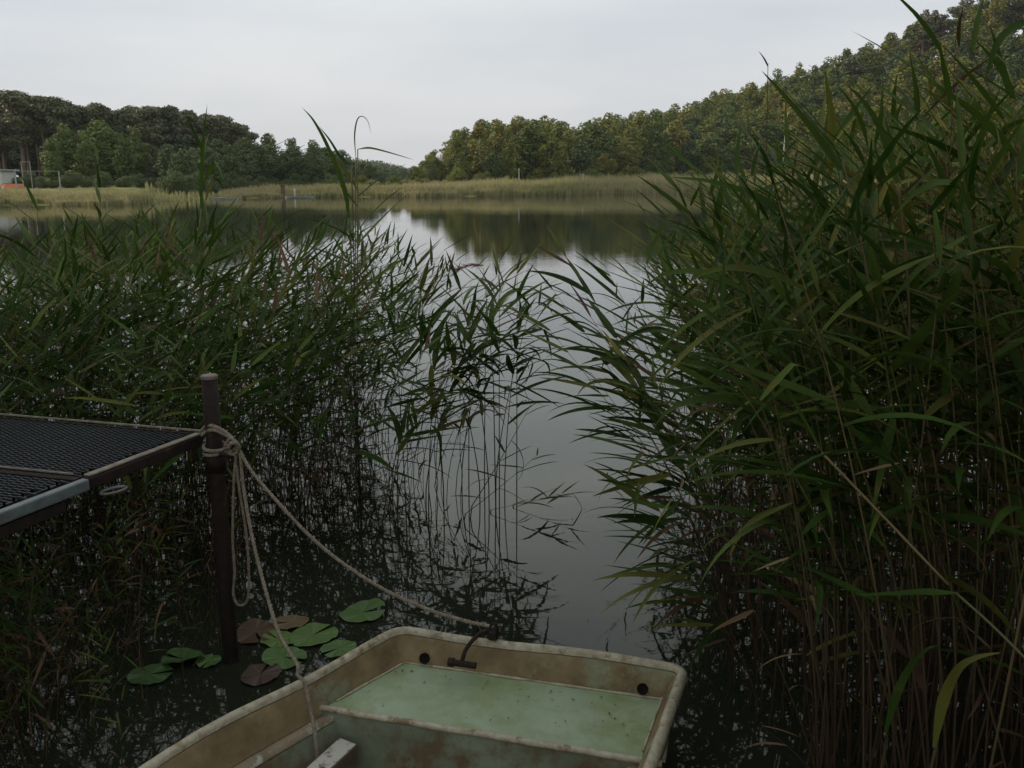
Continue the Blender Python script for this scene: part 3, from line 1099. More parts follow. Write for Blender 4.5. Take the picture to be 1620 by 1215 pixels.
def rope_geo(mb, pts, r=.009, pitch=.05, n=5, step=.010):
    """three strand laid rope along a path"""
    P = [Vector(p) for p in pts]
    L = [0]
    for a, b in zip(P, P[1:]):
        L.append(L[-1] + (b - a).length)
    tot = L[-1]
    m = max(4, int(tot / step))
    path, j = [], 0
    for i in range(m + 1):
        s = tot * i / m
        while j < len(L) - 2 and L[j + 1] < s:
            j += 1
        f = (s - L[j]) / max(L[j + 1] - L[j], 1e-9)
        path.append(P[j].lerp(P[j + 1], f))
    ref = None
    frames = []
    for i, p in enumerate(path):
        t = (path[min(i + 1, m)] - path[max(i - 1, 0)]).normalized()
        if ref is None:
            ref = t.orthogonal().normalized()
        ref = (ref - t * ref.dot(t)).normalized()
        frames.append((p, ref.copy(), t.cross(ref)))
    for k in range(3):
        sp = []
        for i, (p, u, v) in enumerate(frames):
            a = 2 * math.pi * (tot * i / m / pitch + k / 3)
            sp.append(p + (u * math.cos(a) + v * math.sin(a)) * (r * .5))
        mb.tube(sp, r * .56, n)


# knot round the post
knot = MB()
for q, (dz, rad, tilt) in enumerate(((-.016, .042, .10), (.006, .043, -.12))):
    c = kc + Vector((.0, 0, dz))
    pts = [c + Vector((rad * math.cos(a), rad * math.sin(a), tilt * rad * math.cos(a + q) - .0015 * a)) for a in [i * 2 * math.pi / 22 for i in range(23)]]
    rope_geo(knot, pts, .0085)
# the strand over the jetty corner and the lump beside the bolt
rope_geo(knot, smooth_path([at_y(318, 683, PY + .04), at_y(330, 673, PY - .02), at_y(352, 681, PY - .07), at_y(370, 697, PY - .08), at_y(376, 712, PY - .07)], 8), .009)
rope_geo(knot, smooth_path([at_y(316, 690, PY + .03), at_y(335, 680, PY - .04), at_y(358, 688, PY - .08), at_y(374, 703, PY - .09), at_y(366, 716, PY - .07), at_y(357, 704, PY - .08), at_y(366, 692, PY - .09)], 8), .009)
rope_geo(knot, smooth_path([at_y(360, 710, PY - .09), at_y(368, 700, PY - .11), at_y(378, 706, PY - .10), at_y(372, 718, PY - .09), at_y(361, 716, PY - .08)], 8), .0095)
o = knot.build('rope_knot', M['rope'], smooth=True)
tag(o, 'coils and knot of pale rope tied round the rusty post', 'knot')

def rope(name, lab, pts, r=.0088):
    mb = MB()
    rope_geo(mb, smooth_path(pts, 10), r * .86)
    return tag(mb.build(name, M['rope'], smooth=True), lab, 'rope')


ring_p = at_z(781, 997, .385)
pp = [(378, 712), (400, 748), (440, 795), (490, 848), (545, 893), (610, 934), (680, 965), (735, 982), (781, 992)]
y0, y1 = PY - .08, ring_p.y
pts = [at_y(a, b, y0 + (y1 - y0) * (i / 8)) for i, (a, b) in enumerate(pp)]
rope('mooring_rope', 'long pale rope sagging from the post to the boat bow', pts)
rope('hanging_rope', 'pale rope loop hanging straight down beside the post', [at_y(a, b, PY - .075) for a, b in ((374, 712), (370, 760), (368, 850), (371, 905), (369, 940), (377, 957), (390, 952), (394, 920), (390, 850), (378, 770), (372, 720))], .007)
p_r = at_z(472, 1066, .385)
q = [at_y(380, 716, PY - .09), at_y(385, 770, PY - .12), at_y(397, 840, PY - .2), at_y(415, 915, PY - .32), at_y(441, 1000, PY - .5), p_r + Vector((-.01, .03, .02)), p_r + Vector((0, -.01, .002)),
     ] + [p_r + Vector((.78 * a_ - .63 * b_, -.63 * a_ - .78 * b_, c_ - p_r.z)) for a_, b_, c_ in ((.030, .0, .366), (.056, .008, .325), (.084, .016, .262), (.104, .026, .236), (.128, .04, .19), (.150, .055, .11), (.20, .10, .045), (.28, .20, .04))]
rope('stern_rope', 'pale rope from the post dropping over the left gunwale into the boat', q, .0088)

# ------------------------------------------------------------------ boat
A0, A1 = at_z(632, 990, .35), at_z(1086, 1050, .35)
B0, B1 = at_z(200, 1215, .35), at_z(1030, 1215, .35)
poly = [A0, A1, B1, Vector((.17, 1.75, 0)), Vector((-.12, 1.15, 0)), Vector((-.30, .72, 0)), Vector((-1.20, .68, 0)), Vector((-1.42, 1.1, 0)), Vector((-1.36, 1.7, 0)), B0]
poly = [Vector((p.x, p.y)) for p in poly]


def rounded(poly, radii, n=7):
    out = []
    m = len(poly)
    for i in range(m):
        p, a, b = poly[i], poly[i - 1], poly[(i + 1) % m]
        r = radii[i]
        pa = p + (a - p).normalized() * r
        pb_ = p + (b - p).normalized() * r
        for k in range(n):
            t = k / (n - 1)
            out.append(pa * (1 - t) ** 2 + p * 2 * t * (1 - t) + pb_ * t * t)
    return out


base_loop = rounded(poly, [.07, .06, .22, .25, .12, .33, .33, .12, .25, .35])
# even spacing
def resample(loop, step):
    L = loop + [loop[0]]
    out, acc = [], 0
    for a, b in zip(L, L[1:]):
        d = (b - a).length
        if d < 1e-6:
            continue
        k = max(1, int(d / step))
        for i in range(k):
            out.append(a.lerp(b, i / k))
    return out


base_loop = resample(base_loop, .06)
NB = len(base_loop)


def inset(d):
    """clockwise loop seen from above; move inwards by d"""
    out = []
    for i in range(NB):
        a, b = base_loop[(i - 2) % NB], base_loop[(i + 2) % NB]
        t = (b - a).normalized()
        nrm = Vector((t.y, -t.x))
        out.append(base_loop[i] + nrm * d)
    return out


area = sum(base_loop[i].x * base_loop[(i + 1) % NB].y - base_loop[(i + 1) % NB].x * base_loop[i].y for i in range(NB))
SG = 1 if area < 0 else -1
boat = thing('rowing_boat', 'weathered fibreglass rowing boat with pale green bow deck in the foreground', 'boat', (0, 0, 0))
ZD = .238


def shell(levels, name, mat, close=False):
    mb = MB()
    for d, z in levels:
        for p in inset(SG * d):
            zz = z + (.006 * math.sin(p.x * 9 + p.y * 4) if z > .3 else 0)
            mb.v.append((p.x, p.y, zz))
    for k in range(len(levels) - 1):
        for i in range(NB):
            j = (i + 1) % NB
            mb.f.append((k * NB + i, k * NB + j, (k + 1) * NB + j, (k + 1) * NB + i))
    if close:
        mb.f.append(tuple((len(levels) - 1) * NB + i for i in range(NB)))
    return mb.build(name, mat, boat, True)


shell([(.17, -.09), (.10, -.04), (.045, .06), (.014, .30), (.012, .318)], 'hull', M['fibre'])
shell([(.012, .3195), (-.008, .318), (-.014, .330), (-.008, .345), (.003, .352), (.013, .351), (.021, .343), (.023, .330)], 'gunwale', M['fibre'])
shell([(.0240, .328), (.044, .30), (.062, .245), (.072, .222)], 'side_wall', M['boatwall'])
shell([(.073, .2205), (.092, .222), (.104, .218), (.110, .205)], 'side_ledge', M['ledge'])
shell([(.1115, .203), (.14, .10), (.19, .035), (.26, .02)], 'lower_side', M['boatdeep'])
# floor
fl = inset(SG * .255)
mb = MB()
mb.v = [(p.x, p.y, .022) for p in fl]
cx = sum(p.x for p in fl) / NB
cy = sum(p.y for p in fl) / NB
mb.v.append((cx, cy, .018))
mb.f = [(i, (i + 1) % NB, NB) for i in range(NB)]
mb.build('floor', M['boatdeep'], boat, True)

# bow deck between the inner walls and the bulkhead
R0, R1 = at_z(530, 1121, ZD + .004), at_z(1012, 1200, ZD + .004)
ed = (R1 - R0)
ed.z = 0
ed.normalize()
nb_ = Vector((ed.y, -ed.x, 0))
if nb_.y > 0:
    nb_ = -nb_                                   # towards the stern
loop = inset(SG * .068)
inside = [Vector((p.x, p.y, 0)) for p in loop]
ok_ = [(p - R0).dot(nb_) < -.01 and p.y > 2.2 for p in inside]
st_ = next(i for i in range(NB) if ok_[i] and not ok_[i - 1])
front = []
while ok_[(st_ + len(front)) % NB]:
    front.append(inside[(st_ + len(front)) % NB])
# order left->right along the loop
if front[0].x > front[-1].x:
    front.reverse()
lp = R0 - ed * .07
rp = R1 + ed * .07
back = [lp.lerp(rp, k / 14) for k in range(15)]
pts2 = front + back[::-1]
mb = MB()
c = Vector((sum(p.x for p in front) / len(front), sum(p.y for p in front) / len(front), 0)) * .5 + (R0 + R1) * .25
NS = 12
for k in range(NS + 1):
    for p in pts2:
        f = k / NS
        g = Vector((c.x, c.y, 0)).lerp(Vector((p.x, p.y, 0)), f)
        mb.v.append((g.x, g.y, ZD - .006 * (1 - f * f) + .0012 * math.sin(g.x * 31 + g.y * 17)))
m2 = len(pts2)
for k in range(NS):
    for i in range(m2):
        j = (i + 1) % m2
        mb.f.append((k * m2 + i, k * m2 + j, (k + 1) * m2 + j, (k + 1) * m2 + i))
deck = mb.build('bow_deck', M['boatdeck'], boat, True)
# raised lip and bulkhead
mb = MB()
mb.tube([p + Vector((0, 0, ZD + .002 - p.z + .0015 * math.sin(k * 1.9))) + nb_ * .006 for k, p in enumerate(back)], .011, 10)
mb.build('deck_lip', M['fibre'], boat, True)
mb = MB()
for k in range(15):
    p = lp.lerp(rp, k / 14)
    for off_, z in ((.010, ZD - .002), (.016, .12), (.03, .022)):
        mb.v.append((p.x + nb_.x * off_, p.y + nb_.y * off_, z))
for k in range(14):
    for e in range(2):
        a = k * 3 + e
        mb.f.append((a, a + 1, a + 4, a + 3))
mb.build('bulkhead', M['boatdeep'], boat, True)
# crusty resin seam between the deck and the sides
mb = MB()
sm = [Vector((p.x, p.y, ZD + .003)) for p in front]
mb.tube(sm, [.003 + .0028 * abs(math.sin(i * 2.3)) for i in range(len(sm))], 6)
mb.build('resin_seam', M['fibre'], boat, True)
# drain holes in the bow wall
for px, py in ((675, 1036), (1017, 1087)):
    hc = at_z(px, py, .268)
    ad = (A1 - A0)
    ad.z = 0
    ad.normalize()
    nr = Vector((ad.y, -ad.x, 0))
    if nr.y > 0:
        nr = -nr
    tl = (nr + Vector((0, 0, .5))).normalized()
    e1 = ad
    e2 = tl.cross(e1)
    hh = MB()
    # wall plane is found by sliding the ring along the wall normal
    wd = (Vector((A0.x, A0.y, 0)) + nr * .062)
    hc = hc + nr * ((wd - Vector((hc.x, hc.y, 0))).dot(nr)) + nr * .004
    b = 0
    NSG = 20
    for rr2, dep in ((.0195, -.006), (.019, .0045), (.0165, .005), (.0160, .004)):
        for k in range(NSG):
            a = 2 * math.pi * k / NSG
            hh.v.append(tuple(hc + e1 * (rr2 * math.cos(a)) + e2 * (rr2 * math.sin(a)) + tl * dep))
    for k in range(3):
        for i in range(NSG):
            j = (i + 1) % NSG
            hh.f.append((k * NSG + i, k * NSG + j, (k + 1) * NSG + j, (k + 1) * NSG + i))
    hh.f.append(tuple(3 * NSG + i for i in range(NSG)))
    hh.build('drain_hole', M['black'], boat, True)

# iron fitting over the bow rim
ft = MB()
g0 = ring_p
w1, w2, w3 = at_y(758, 1003, g0.y - .045), at_y(738, 1026, g0.y - .075), at_y(731, 1046, g0.y - .095)
ft.tube(smooth_path([g0 + Vector((.005, .03, -.05)), g0 + Vector((.004, .02, -.005)), g0 + Vector((-.01, 0, .0)), w1, w2, w3], 6), .008, 8)
fit = ft.build('bow_shackle', M['rust'], boat, True)
c2 = at_y(731, 1050, g0.y - .10)
MB().tube([c2 - Vector((.045, -.012, .0)), c2 + Vector((.05, -.014, .0))], .012, 12).tube([c2 - Vector((.05, -.013, 0)), c2 - Vector((.03, -.008, 0))], .017, 6).build('bolt', M['rust'], fit)
MB().box(g0 + Vector((.0, .0, -.012)), (.03, .055, .035), Matrix.Rotation(-.25, 3, 'Z')).build('clamp', M['rust'], fit, bevel=.005)
tb = MB()
tb.tube([g0 + Vector((.012 * math.cos(a), 0, .012 + .016 * math.sin(a))) for a in [i * math.pi / 8 for i in range(17)]], .005, 6, cap=False)
tb.build('eye', M['rust'], fit, True)

# plank lying in the boat
pa, pc = at_z(552, 1188, .13), at_z(500, 1232, .13)
dv = (pc - pa).normalized()
pl = MB()
pl.bar(pa, pa + dv * 1.0 + Vector((0, 0, -.06)), .075, .075)
o = pl.build('timber_beam', M['wood'], bevel=.004)
tag(o, 'square timber with peeling white top lying in the boat', 'timber')
sb = MB().bar(pa + Vector((0, 0, .0385)) + dv * .003, pa + dv * .98 + Vector((0, 0, -.0200)), .069, .003)
sb.build('paint', noise_mat('peeling white paint', (.06, .045, .035), (.42, .40, .34), scale=26, detail=8, lo=.38, hi=.5, bump=.4, dist=.002), o)

# twig standing in the water just beyond the bow
tw = MB()
t0 = at_z(752, 1000, 0)
tw.tube([t0 + Vector((-.0, 0, -.12)), t0 + Vector((.01, 0, .05)), t0 + Vector((.055, .01, .085)), t0 + Vector((.075, .02, .15))], [.005, .0045, .003, .0015], 6)
tw.tube([t0 + Vector((.012, 0, .05)), t0 + Vector((-.03, .01, .075)), t0 + Vector((-.08, .01, .07))], [.0035, .003, .0015], 5)
tw.tube([t0 + Vector((.05, .01, .08)), t0 + Vector((.02, .01, .10)), t0 + Vector((-.005, .01, .10))], [.003, .002, .001], 5)
tag(tw.build('twig', M['rust'], smooth=True), 'thin dark forked twig sticking out of the water behind the mooring ring', 'twig')
rl = random.Random(76)
fd = MB()
for k in range(170):
    y_ = rl.uniform(3.3, 8.0)
    x_ = rl.uniform(-2.2, 1.3)
    L_ = rl.uniform(.002, .007) * (2.2 if rl.random() < .08 else 1)
    a_ = rl.uniform(0, 3.14)
    u_ = Vector((math.cos(a_), math.sin(a_), 0)) * L_
    v_ = Vector((-math.sin(a_), math.cos(a_), 0)) * L_ * rl.uniform(.25, .7)
    c_ = Vector((x_, y_, .0035))
    b_ = len(fd.v)
    fd.v += [tuple(c_ - u_), tuple(c_ - v_), tuple(c_ + u_), tuple(c_ + v_)]
    fd.f.append((b_, b_ + 1, b_ + 2, b_ + 3))
o = fd.build('floating_litter', M['dry'])
tag(o, 'tiny plant bits floating on the open water of the channel', 'litter')
o['kind'] = 'stuff'
rl = random.Random(77)
lt = MB()
for k in range(60):
    f_, g_ = rl.random(), rl.random() ** .7
    p = Vector(((A0.x + .10) * (1 - f_) + (A1.x - .10) * f_, 0, 0))
    q_ = lp.lerp(rp, f_)
    fr_ = Vector((A0.x, A0.y, 0)).lerp(Vector((A1.x, A1.y, 0)), f_)
    c_ = q_.lerp(fr_, .12 + .62 * g_)
    a_ = rl.uniform(0, 3.14)
    L_ = rl.uniform(.002, .008)
    u_ = Vector((math.cos(a_), math.sin(a_), 0)) * L_
    v_ = Vector((-math.sin(a_), math.cos(a_), 0)) * L_ * rl.uniform(.2, .6)
    zz = Vector((0, 0, ZD + .0025 - c_.z))
    b_ = len(lt.v)
    lt.v += [tuple(c_ + zz - u_), tuple(c_ + zz - v_ + Vector((0, 0, .001))), tuple(c_ + zz + u_), tuple(c_ + zz + v_ + Vector((0, 0, .002)))]
    lt.f.append((b_, b_ + 1, b_ + 2, b_ + 3))
o = lt.build('leaf_litter', M['wood'])
tag(o, 'tiny dark bits of litter scattered on the green bow deck', 'litter')
o['kind'] = 'stuff'

# ------------------------------------------------------------------ lily pads
def lily(px, py, rad, rz, mat, lab, tilt=(0, 0), curl=.0):
    p = at_z(px, py, .006)
    mb = MB()
    NR, NA = 5, 48
    rad *= .92
    rg = random.Random(px)
    mb.v.append((0, 0, .004))
    edge = [1 + rg.uniform(-.008, .008) + .025 * math.sin(4 * math.pi * i / NA + px) for i in range(NA + 1)]
    notch = .13
    for r in range(1, NR + 1):
        for i in range(NA + 1):
            a = notch + (2 * math.pi - 2 * notch) * i / NA
            rr3 = rad * r / NR * edge[i] * (1.12 if math.cos(a) > .4 and r == NR else 1)
            z = .004 + .003 * math.sin(a * 4 + px) * r / NR + curl * (r / NR) ** 2 * rad * (.5 + .5 * math.sin(a * 2 + px)) + .0015 * math.sin(a * 9) * r / NR
            mb.v.append((rr3 * math.cos(a), rr3 * math.sin(a) * .92, z))
    W = NA + 1
    for i in range(NA):
        mb.f.append((0, 1 + i, 2 + i))
    for r in range(NR - 1):
        for i in range(NA):
            a = 1 + r * W + i
            mb.f.append((a, a + W, a + W + 1, a + 1))
    o = mb.build('lily_pad', M[mat], smooth=True, loc=p)
    o.rotation_euler = (tilt[0], tilt[1], rz)
    tag(o, lab, 'lily pad')


G = 'water lily leaves'
for args in ((236, 1068, .092, .3, 'pad', 'leftmost green lily pad on the dark water', (0, 0), .02),
             (292, 1043, .095, 2.9, 'pad', 'yellow green lily pad with upturned edge left of the post', (.16, .08), .25),
             (331, 1046, .055, 4.4, 'pad', 'small round green lily pad touching the post on its left', (0, 0), .02),
             (404, 1000, .105, 5.2, 'padred', 'dark red lily pad just right of the post', (.02, .05), .08),
             (461, 985, .085, 3.6, 'padbrown', 'pinkish brown lily pad behind the hanging rope', (.03, -.05), .1),
             (494, 1006, .115, .9, 'pad', 'large dark green lily pad between rope and boat', (0, 0), .03),
             (442, 1013, .085, 2.5, 'pad', 'bright green lily pad partly behind the stern rope', (.03, 0), .06),
             (448, 1040, .100, 5.9, 'pad', 'broad green lily pad nearest to the left gunwale', (0, .03), .04),
             (572, 970, .110, .1, 'pad', 'raised green lily pad farthest out beyond the boat corner', (.08, -.12), .15),
             (537, 1026, .080, 3.9, 'pad', 'green lily pad tucked against the boat corner', (0, 0), .05),
             (412, 1068, .090, 1.4, 'paddark', 'submerged looking dark brown lily pad by the gunwale', (0, 0), .0)):
    lily(*args)


# ------------------------------------------------------------------ reeds of the near shore
def leaf_arrays(droop, twist, seg, ratio=.043, kink=0.0, wave=0.0):
    """blade of unit length along +X, drooping towards -Z"""
    ts = np.linspace(0, 1, seg + 1)
    V = []
    x = z = 0.0
    prev = 0
    for i, t in enumerate(ts):
        a = droop * t ** 1.4 + (kink if t > .55 else 0) - .15
        if i:
            ds = t - prev
            x += math.cos(a) * ds
            z -= math.sin(a) * ds
        prev = t
        w = ratio * min(1, (.32 + 2.6 * t)) * max(.02, (1 - t) ** .75) * 1.25
        tw = twist * t
        nx, nz = math.sin(a), math.cos(a)
        yv = np.array((-nx * math.sin(tw) * 1.0, math.cos(tw), nz * math.sin(tw) * -1.0))
        nv = np.array((nx, 0, nz))
        c_ = np.array((x, wave * math.sin(t * 5), z))
        V += [c_ - yv * w, c_ - nv * w * .35, c_ + yv * w]
    Q = []
    for i in range(seg):
        b = i * 3
        Q += [(b, b + 1, b + 4, b + 3), (b + 1, b + 2, b + 5, b + 4)]
    return np.array(V), np.array(Q)


LSPEC = [(.15, .3, 0, 0), (.4, -.6, 0, .012), (.65, .7, 0, -.012), (1.05, -.4, 0, .01), (.3, 1.1, 0, .018), (.5, .3, 1.0, 0), (1.7, .6, 0, .012)]
LEAF_HI = [leaf_arrays(a, b, 9, kink=c_, wave=d_) for a, b, c_, d_ in LSPEC]
LEAF_LO = [leaf_arrays(a, b, 5, kink=c_, wave=d_) for a, b, c_, d_ in LSPEC]
LEAF_ME = {}


def leaf_me(i, mat):
    if (i, mat) not in LEAF_ME:
        me = np_mesh('reed_leaf', *LEAF_HI[i])
        me.materials.append(M[mat])
        LEAF_ME[(i, mat)] = me
    return LEAF_ME[(i, mat)]


def reed_type(rg, H, tip, nleaf=13, leafL=.36, side=None, green_from=.22, rad=.0042, pw=1.9, dead=False, hang=0.0, wtop=1.0, wf=1.0):
    """one reed: stalk path and leaf placements. tip = horizontal offset of the tip, side = preferred azimuth of leaves"""
    n = 9
    pts = []
    for i in range(n + 1):
        t = i / n
        k = t ** pw
        pts.append(Vector((tip[0] * k, tip[1] * k, H * (t - .0 * t))))
    leaves = []
    ph = rg.uniform(0, 6.28)

    def P(t):
        k = t ** pw
        return Vector((tip[0] * k, tip[1] * k, H * t))

    for j in range(nleaf):
        f = j / (nleaf - 1)
        t = green_from + (1 - green_from) * f ** .85
        if f < 1:
            t += rg.uniform(-.02, .02)
        t = min(t, .995)
        T = (P(min(t + .02, 1)) - P(t - .02)).normalized()
        az = ph + math.pi * (j % 2) + rg.uniform(-.7, .7)
        D = Vector((math.cos(az), math.sin(az), 0))
        if side is not None:
            D = (D * .75 + Vector((math.cos(side), math.sin(side), 0)) * wtop).normalized()
        el = rg.uniform(.80, 1.40) * (1 - .48 * f ** 3)              # angle away from the stalk
        if f > .8:
            el = max(el, rg.uniform(.45, .9))
        if hang and rg.random() < hang:
            el = rg.uniform(1.2, 2.0)
        X = (T * math.cos(el * 1.1) + D * math.sin(el * 1.1)).normalized()
        Y = Vector((0, 0, 1)).cross(X)
        if Y.length < .05:
            Y = Vector((1, 0, 0))
        Y.normalize()
        Z = X.cross(Y)
        roll = rg.uniform(-.5, .5)
        Y2 = Y * math.cos(roll) + Z * math.sin(roll)
        Z2 = X.cross(Y2)
        L = leafL * .92 * (.55 + .6 * math.sin(math.pi * min(1, .15 + f * .8))) * rg.uniform(.8, 1.2)
        kind = rg.choices(range(7), (5, 6, 6, 3, 4, 1, 2))[0]
        if f > .85:
            kind = rg.choice((0, 0, 1, 4))
        dry = dead or (f < .15 and rg.random() < .35) or rg.random() < .02
        Mx = Matrix.Identity(4)
        for a in range(3):
            Mx[a][0], Mx[a][1], Mx[a][2] = X[a] * L, Y2[a] * L * wf, Z2[a] * L
        p = P(t)
        Mx[0][3], Mx[1][3], Mx[2][3] = p.x, p.y, p.z
        leaves.append((kind, dry, Mx))
    return dict(pts=pts, rad=rad, leaves=leaves, H=H)


def stalk_arrays(rt, sides=4):
    n = len(rt['pts'])
    V = []
    for i, p in enumerate(rt['pts']):
        r = rt['rad'] * (1 - .72 * i / (n - 1))
        for k in range(sides):
            a = 2 * math.pi * k / sides
            V.append((p.x + r * math.cos(a), p.y + r * math.sin(a), p.z - (.35 if i == 0 else 0)))
    Q = []
    for i in range(n - 1):
        for k in range(sides):
            k2 = (k + 1) % sides
            Q.append((i * sides + k, i * sides + k2, (i + 1) * sides + k2, (i + 1) * sides + k))
    return np.array(V), np.array(Q)


TR = random.Random(404)


def build_reed(rt, label, group, loc, rz=0.0, sc=1.0, name='reed', sides=5, tilt=0.0):
    t = thing(name, label, 'reed', loc, rz, group)
    t.scale = (sc, sc, sc)
    if tilt:  # no two stand alike
        t.rotation_euler = (TR.gauss(0, tilt), TR.gauss(0, tilt), rz)
    if 'me' not in rt:
        V, Q = stalk_arrays(rt, sides)
        rt['me'] = np_mesh('reed_stalk', V, Q)
        rt['me'].materials.append(M['dry'] if rt.get('deadstalk') else M['stalk'])
    link('stalk', rt['me'], None, t)
    for kind, dry, Mx in rt['leaves']:
        o = link('leaf', leaf_me(kind, 'dry' if dry else 'leaf'), None, t)
        o.matrix_local = Mx
    return t


rg = random.Random(21)
TYPES = []
for i in range(16):
    H = rg.uniform(1.75, 2.05)
    ln = rg.uniform(.10, .6) if i < 10 else rg.uniform(.6, 1.05)
    TYPES.append(reed_type(rg, H, (ln, rg.uniform(-.08, .08)), nleaf=rg.choice((9, 10, 11, 12)), leafL=rg.uniform(.36, .46) if i < 10 else rg.uniform(.33, .40), green_from=.24, wf=1.08 if i < 10 else 1.05, side=0.0 if i % 2 else None, wtop=.5, hang=.08))
for i in range(6):       # bare footed reeds for the near right side
    TYPES.append(reed_type(rg, rg.uniform(1.8, 2.0), (rg.uniform(.2, .8), rg.uniform(-.08, .08)), nleaf=9, leafL=rg.uniform(.30, .38), green_from=.44, side=0.0 if i % 2 else None, wtop=.5, hang=.12, wf=.85))
DEAD = []
for i in range(5):
    rt = reed_type(rg, rg.uniform(.7, 1.6), (rg.uniform(.05, .6), rg.uniform(-.2, .2)), nleaf=4, leafL=.22, green_from=.4, dead=True, hang=.5, rad=.0035)
    rt['deadstalk'] = True
    DEAD.append(rt)


def merged(rt):
    parts, off = [], 0
    V, Q = stalk_arrays(rt, 3)
    Vs, Qs, Ms, Ts = [V], [Q], [np.full(len(Q), 2 if rt.get('deadstalk') else 0)], [np.zeros(len(V))]
    off = len(V)
    rng2 = random.Random(len(V) + len(rt['leaves']))
    for kind, dry, Mx in rt['leaves']:
        v, q = LEAF_LO[kind]
        m4 = np.array(Mx)
        vv = v @ m4[:3, :3].T + m4[:3, 3]
        Vs.append(vv); Qs.append(q + off); off += len(vv)
        Ms.append(np.full(len(q), 2 if dry else 1)); Ts.append(np.full(len(vv), rng2.uniform(0, .5)))
    return np.concatenate(Vs), np.concatenate(Qs), np.concatenate(Ms), np.concatenate(Ts)


MER = [merged(t) for t in TYPES]
MERD = [merged(t) for t in DEAD]


def in_left(x, y):
    # right edge of the left thicket in plan
    e = np.interp(y, [3.6, 4.2, 4.7, 5.2, 5.8, 6.5, 8, 12], [-2.0, -1.45, -.95, -.35, -.25, -.75, -1.5, -3.0])
    return x < e


def right_edge(y):
    return float(np.interp(y, [1.2, 2.2, 3.0, 3.6, 4.5, 6, 8, 12], [1.0, 1.0, .93, .95, 1.02, 1.25, 1.55, 2.4]))


def tip_limit(side, x, y, H, yaw, ti):
    """keeps a leaning reed from poking out of the thicket where its tip ends up"""
    p = TYPES[ti]['pts'][-1]
    for _ in range(3):
        s_ = H / TYPES[ti]['H']
        tx, ty = x + math.cos(yaw) * p.x * s_, y + math.sin(yaw) * p.x * s_
        px = 810 + tx / max(ty, .5) * FPX
        if side == 'R':
            yl = float(np.interp(px, [700, 860, 950, 1050, 1130, 1200, 1300, 1400, 1500, 1620, 1800], [640, 600, 520, 410, 325, 270, 240, 240, 195, 110, 50]))
        else:
            yl = float(np.interp(px, [0, 150, 300, 420, 520, 600, 660, 720, 830, 900, 1000], [345, 315, 310, 345, 365, 375, 405, 425, 430, 500, 640]))
        H = min(H, max(.5, CAMH - (yl - 288) / FPX * ty))
    return H


PLACES = []     # side, x, y, height scale, yaw, type, dead
rg = random.Random(99)
# left thicket
while len([1 for p in PLACES if p[0] == 'L']) < 1300:
    y = rg.uniform(3.9, 9.5)
    x = rg.uniform(-.74 * y - 1.3, .1)
    if not in_left(x, y):
        continue
    if (Vector((x, y)) - Vector((Cc.x, Cc.y))).dot(Vector((dirA.x, dirA.y))) > -.1 and y < (Vector((Cc.x, Cc.y)) + Vector((dirA.x, dirA.y)) * 1).y + .12 and x < -1.1:
        continue
    if x > -1.0 and rg.random() < .6:
        continue
    edge = float(np.interp(y, [3.6, 4.2, 4.7, 5.2, 5.8, 6.5, 8, 12], [-2.0, -1.45, -.95, -.35, -.25, -.75, -1.5, -3.0])) - x
    px = 810 + x / y * FPX
    top = float(np.interp(px, [-200, 0, 150, 300, 420, 520, 600, 680, 760, 830], [1.80, 1.80, 1.90, 1.95, 1.85, 1.72, 1.58, 1.45, 1.38, 1.38]))
    # keep the tops under the horizon line as the eye sees them
    lim = CAMH - (float(np.interp(px, [0, 150, 300, 420, 520, 600, 660, 720, 830], [400, 385, 345, 372, 385, 395, 425, 445, 440])) - 288) / FPX * y
    H = min(top * rg.uniform(.78, 1.06), lim * rg.uniform(.72, 1.10))
    dead = rg.random() < .10
    yaw = rg.gauss(0, .6) if edge < 1.6 else rg.uniform(-1.6, 1.6)
    PLACES.append(('L', x, y, H, yaw, rg.randrange(16) if edge > 1.6 else rg.randrange(10, 16), dead))
    P_ = PLACES[-1]
    PLACES[-1] = P_[:3] + (tip_limit('L', x, y, P_[3], P_[4], P_[5]),) + P_[4:]
# lower shoots filling the left thicket
for k in range(420):
    y = rg.uniform(4.1, 7.5)
    x = rg.uniform(-.66 * y - .8, -.9)
    if not in_left(x + .35, y) or (x < -1.1 and y < (Vector((Cc.x, Cc.y)) + Vector((dirA.x, dirA.y)) * 1).y + .2):
        continue
    PLACES.append(('L', x, y, rg.uniform(.6, 1.25), rg.uniform(0, 6.28), rg.randrange(10), rg.random() < .12))
# right thicket
while len([1 for p in PLACES if p[0] == 'R']) < 1250:
    y = 2.35 + 7.3 * rg.random() ** 1.3
    x = rg.uniform(.8, .68 * y + 1.4)
    e = x - right_edge(y)
    if e < 0:
        continue
    px = 810 + x / y * FPX
    lim = CAMH - (float(np.interp(px, [950, 1050, 1130, 1200, 1300, 1400, 1500, 1620, 1800], [540, 450, 370, 310, 270, 270, 230, 150, 100])) - 288) / FPX * y
    H = min(2.5, lim + (.35 if rg.random() < (.10 if px > 1400 else .02) else 0)) * rg.uniform(.80, 1.0)
    dead = rg.random() < .14
    yaw = math.pi + rg.gauss(0, .7) if e < .7 else rg.uniform(1.2, 5.0)
    ti = rg.randrange(16, 22) if y < 3.9 and rg.random() < .75 else rg.randrange(16)
    PLACES.append(('R', x, y, tip_limit('R', x, y, H, yaw, ti), yaw, ti, dead))
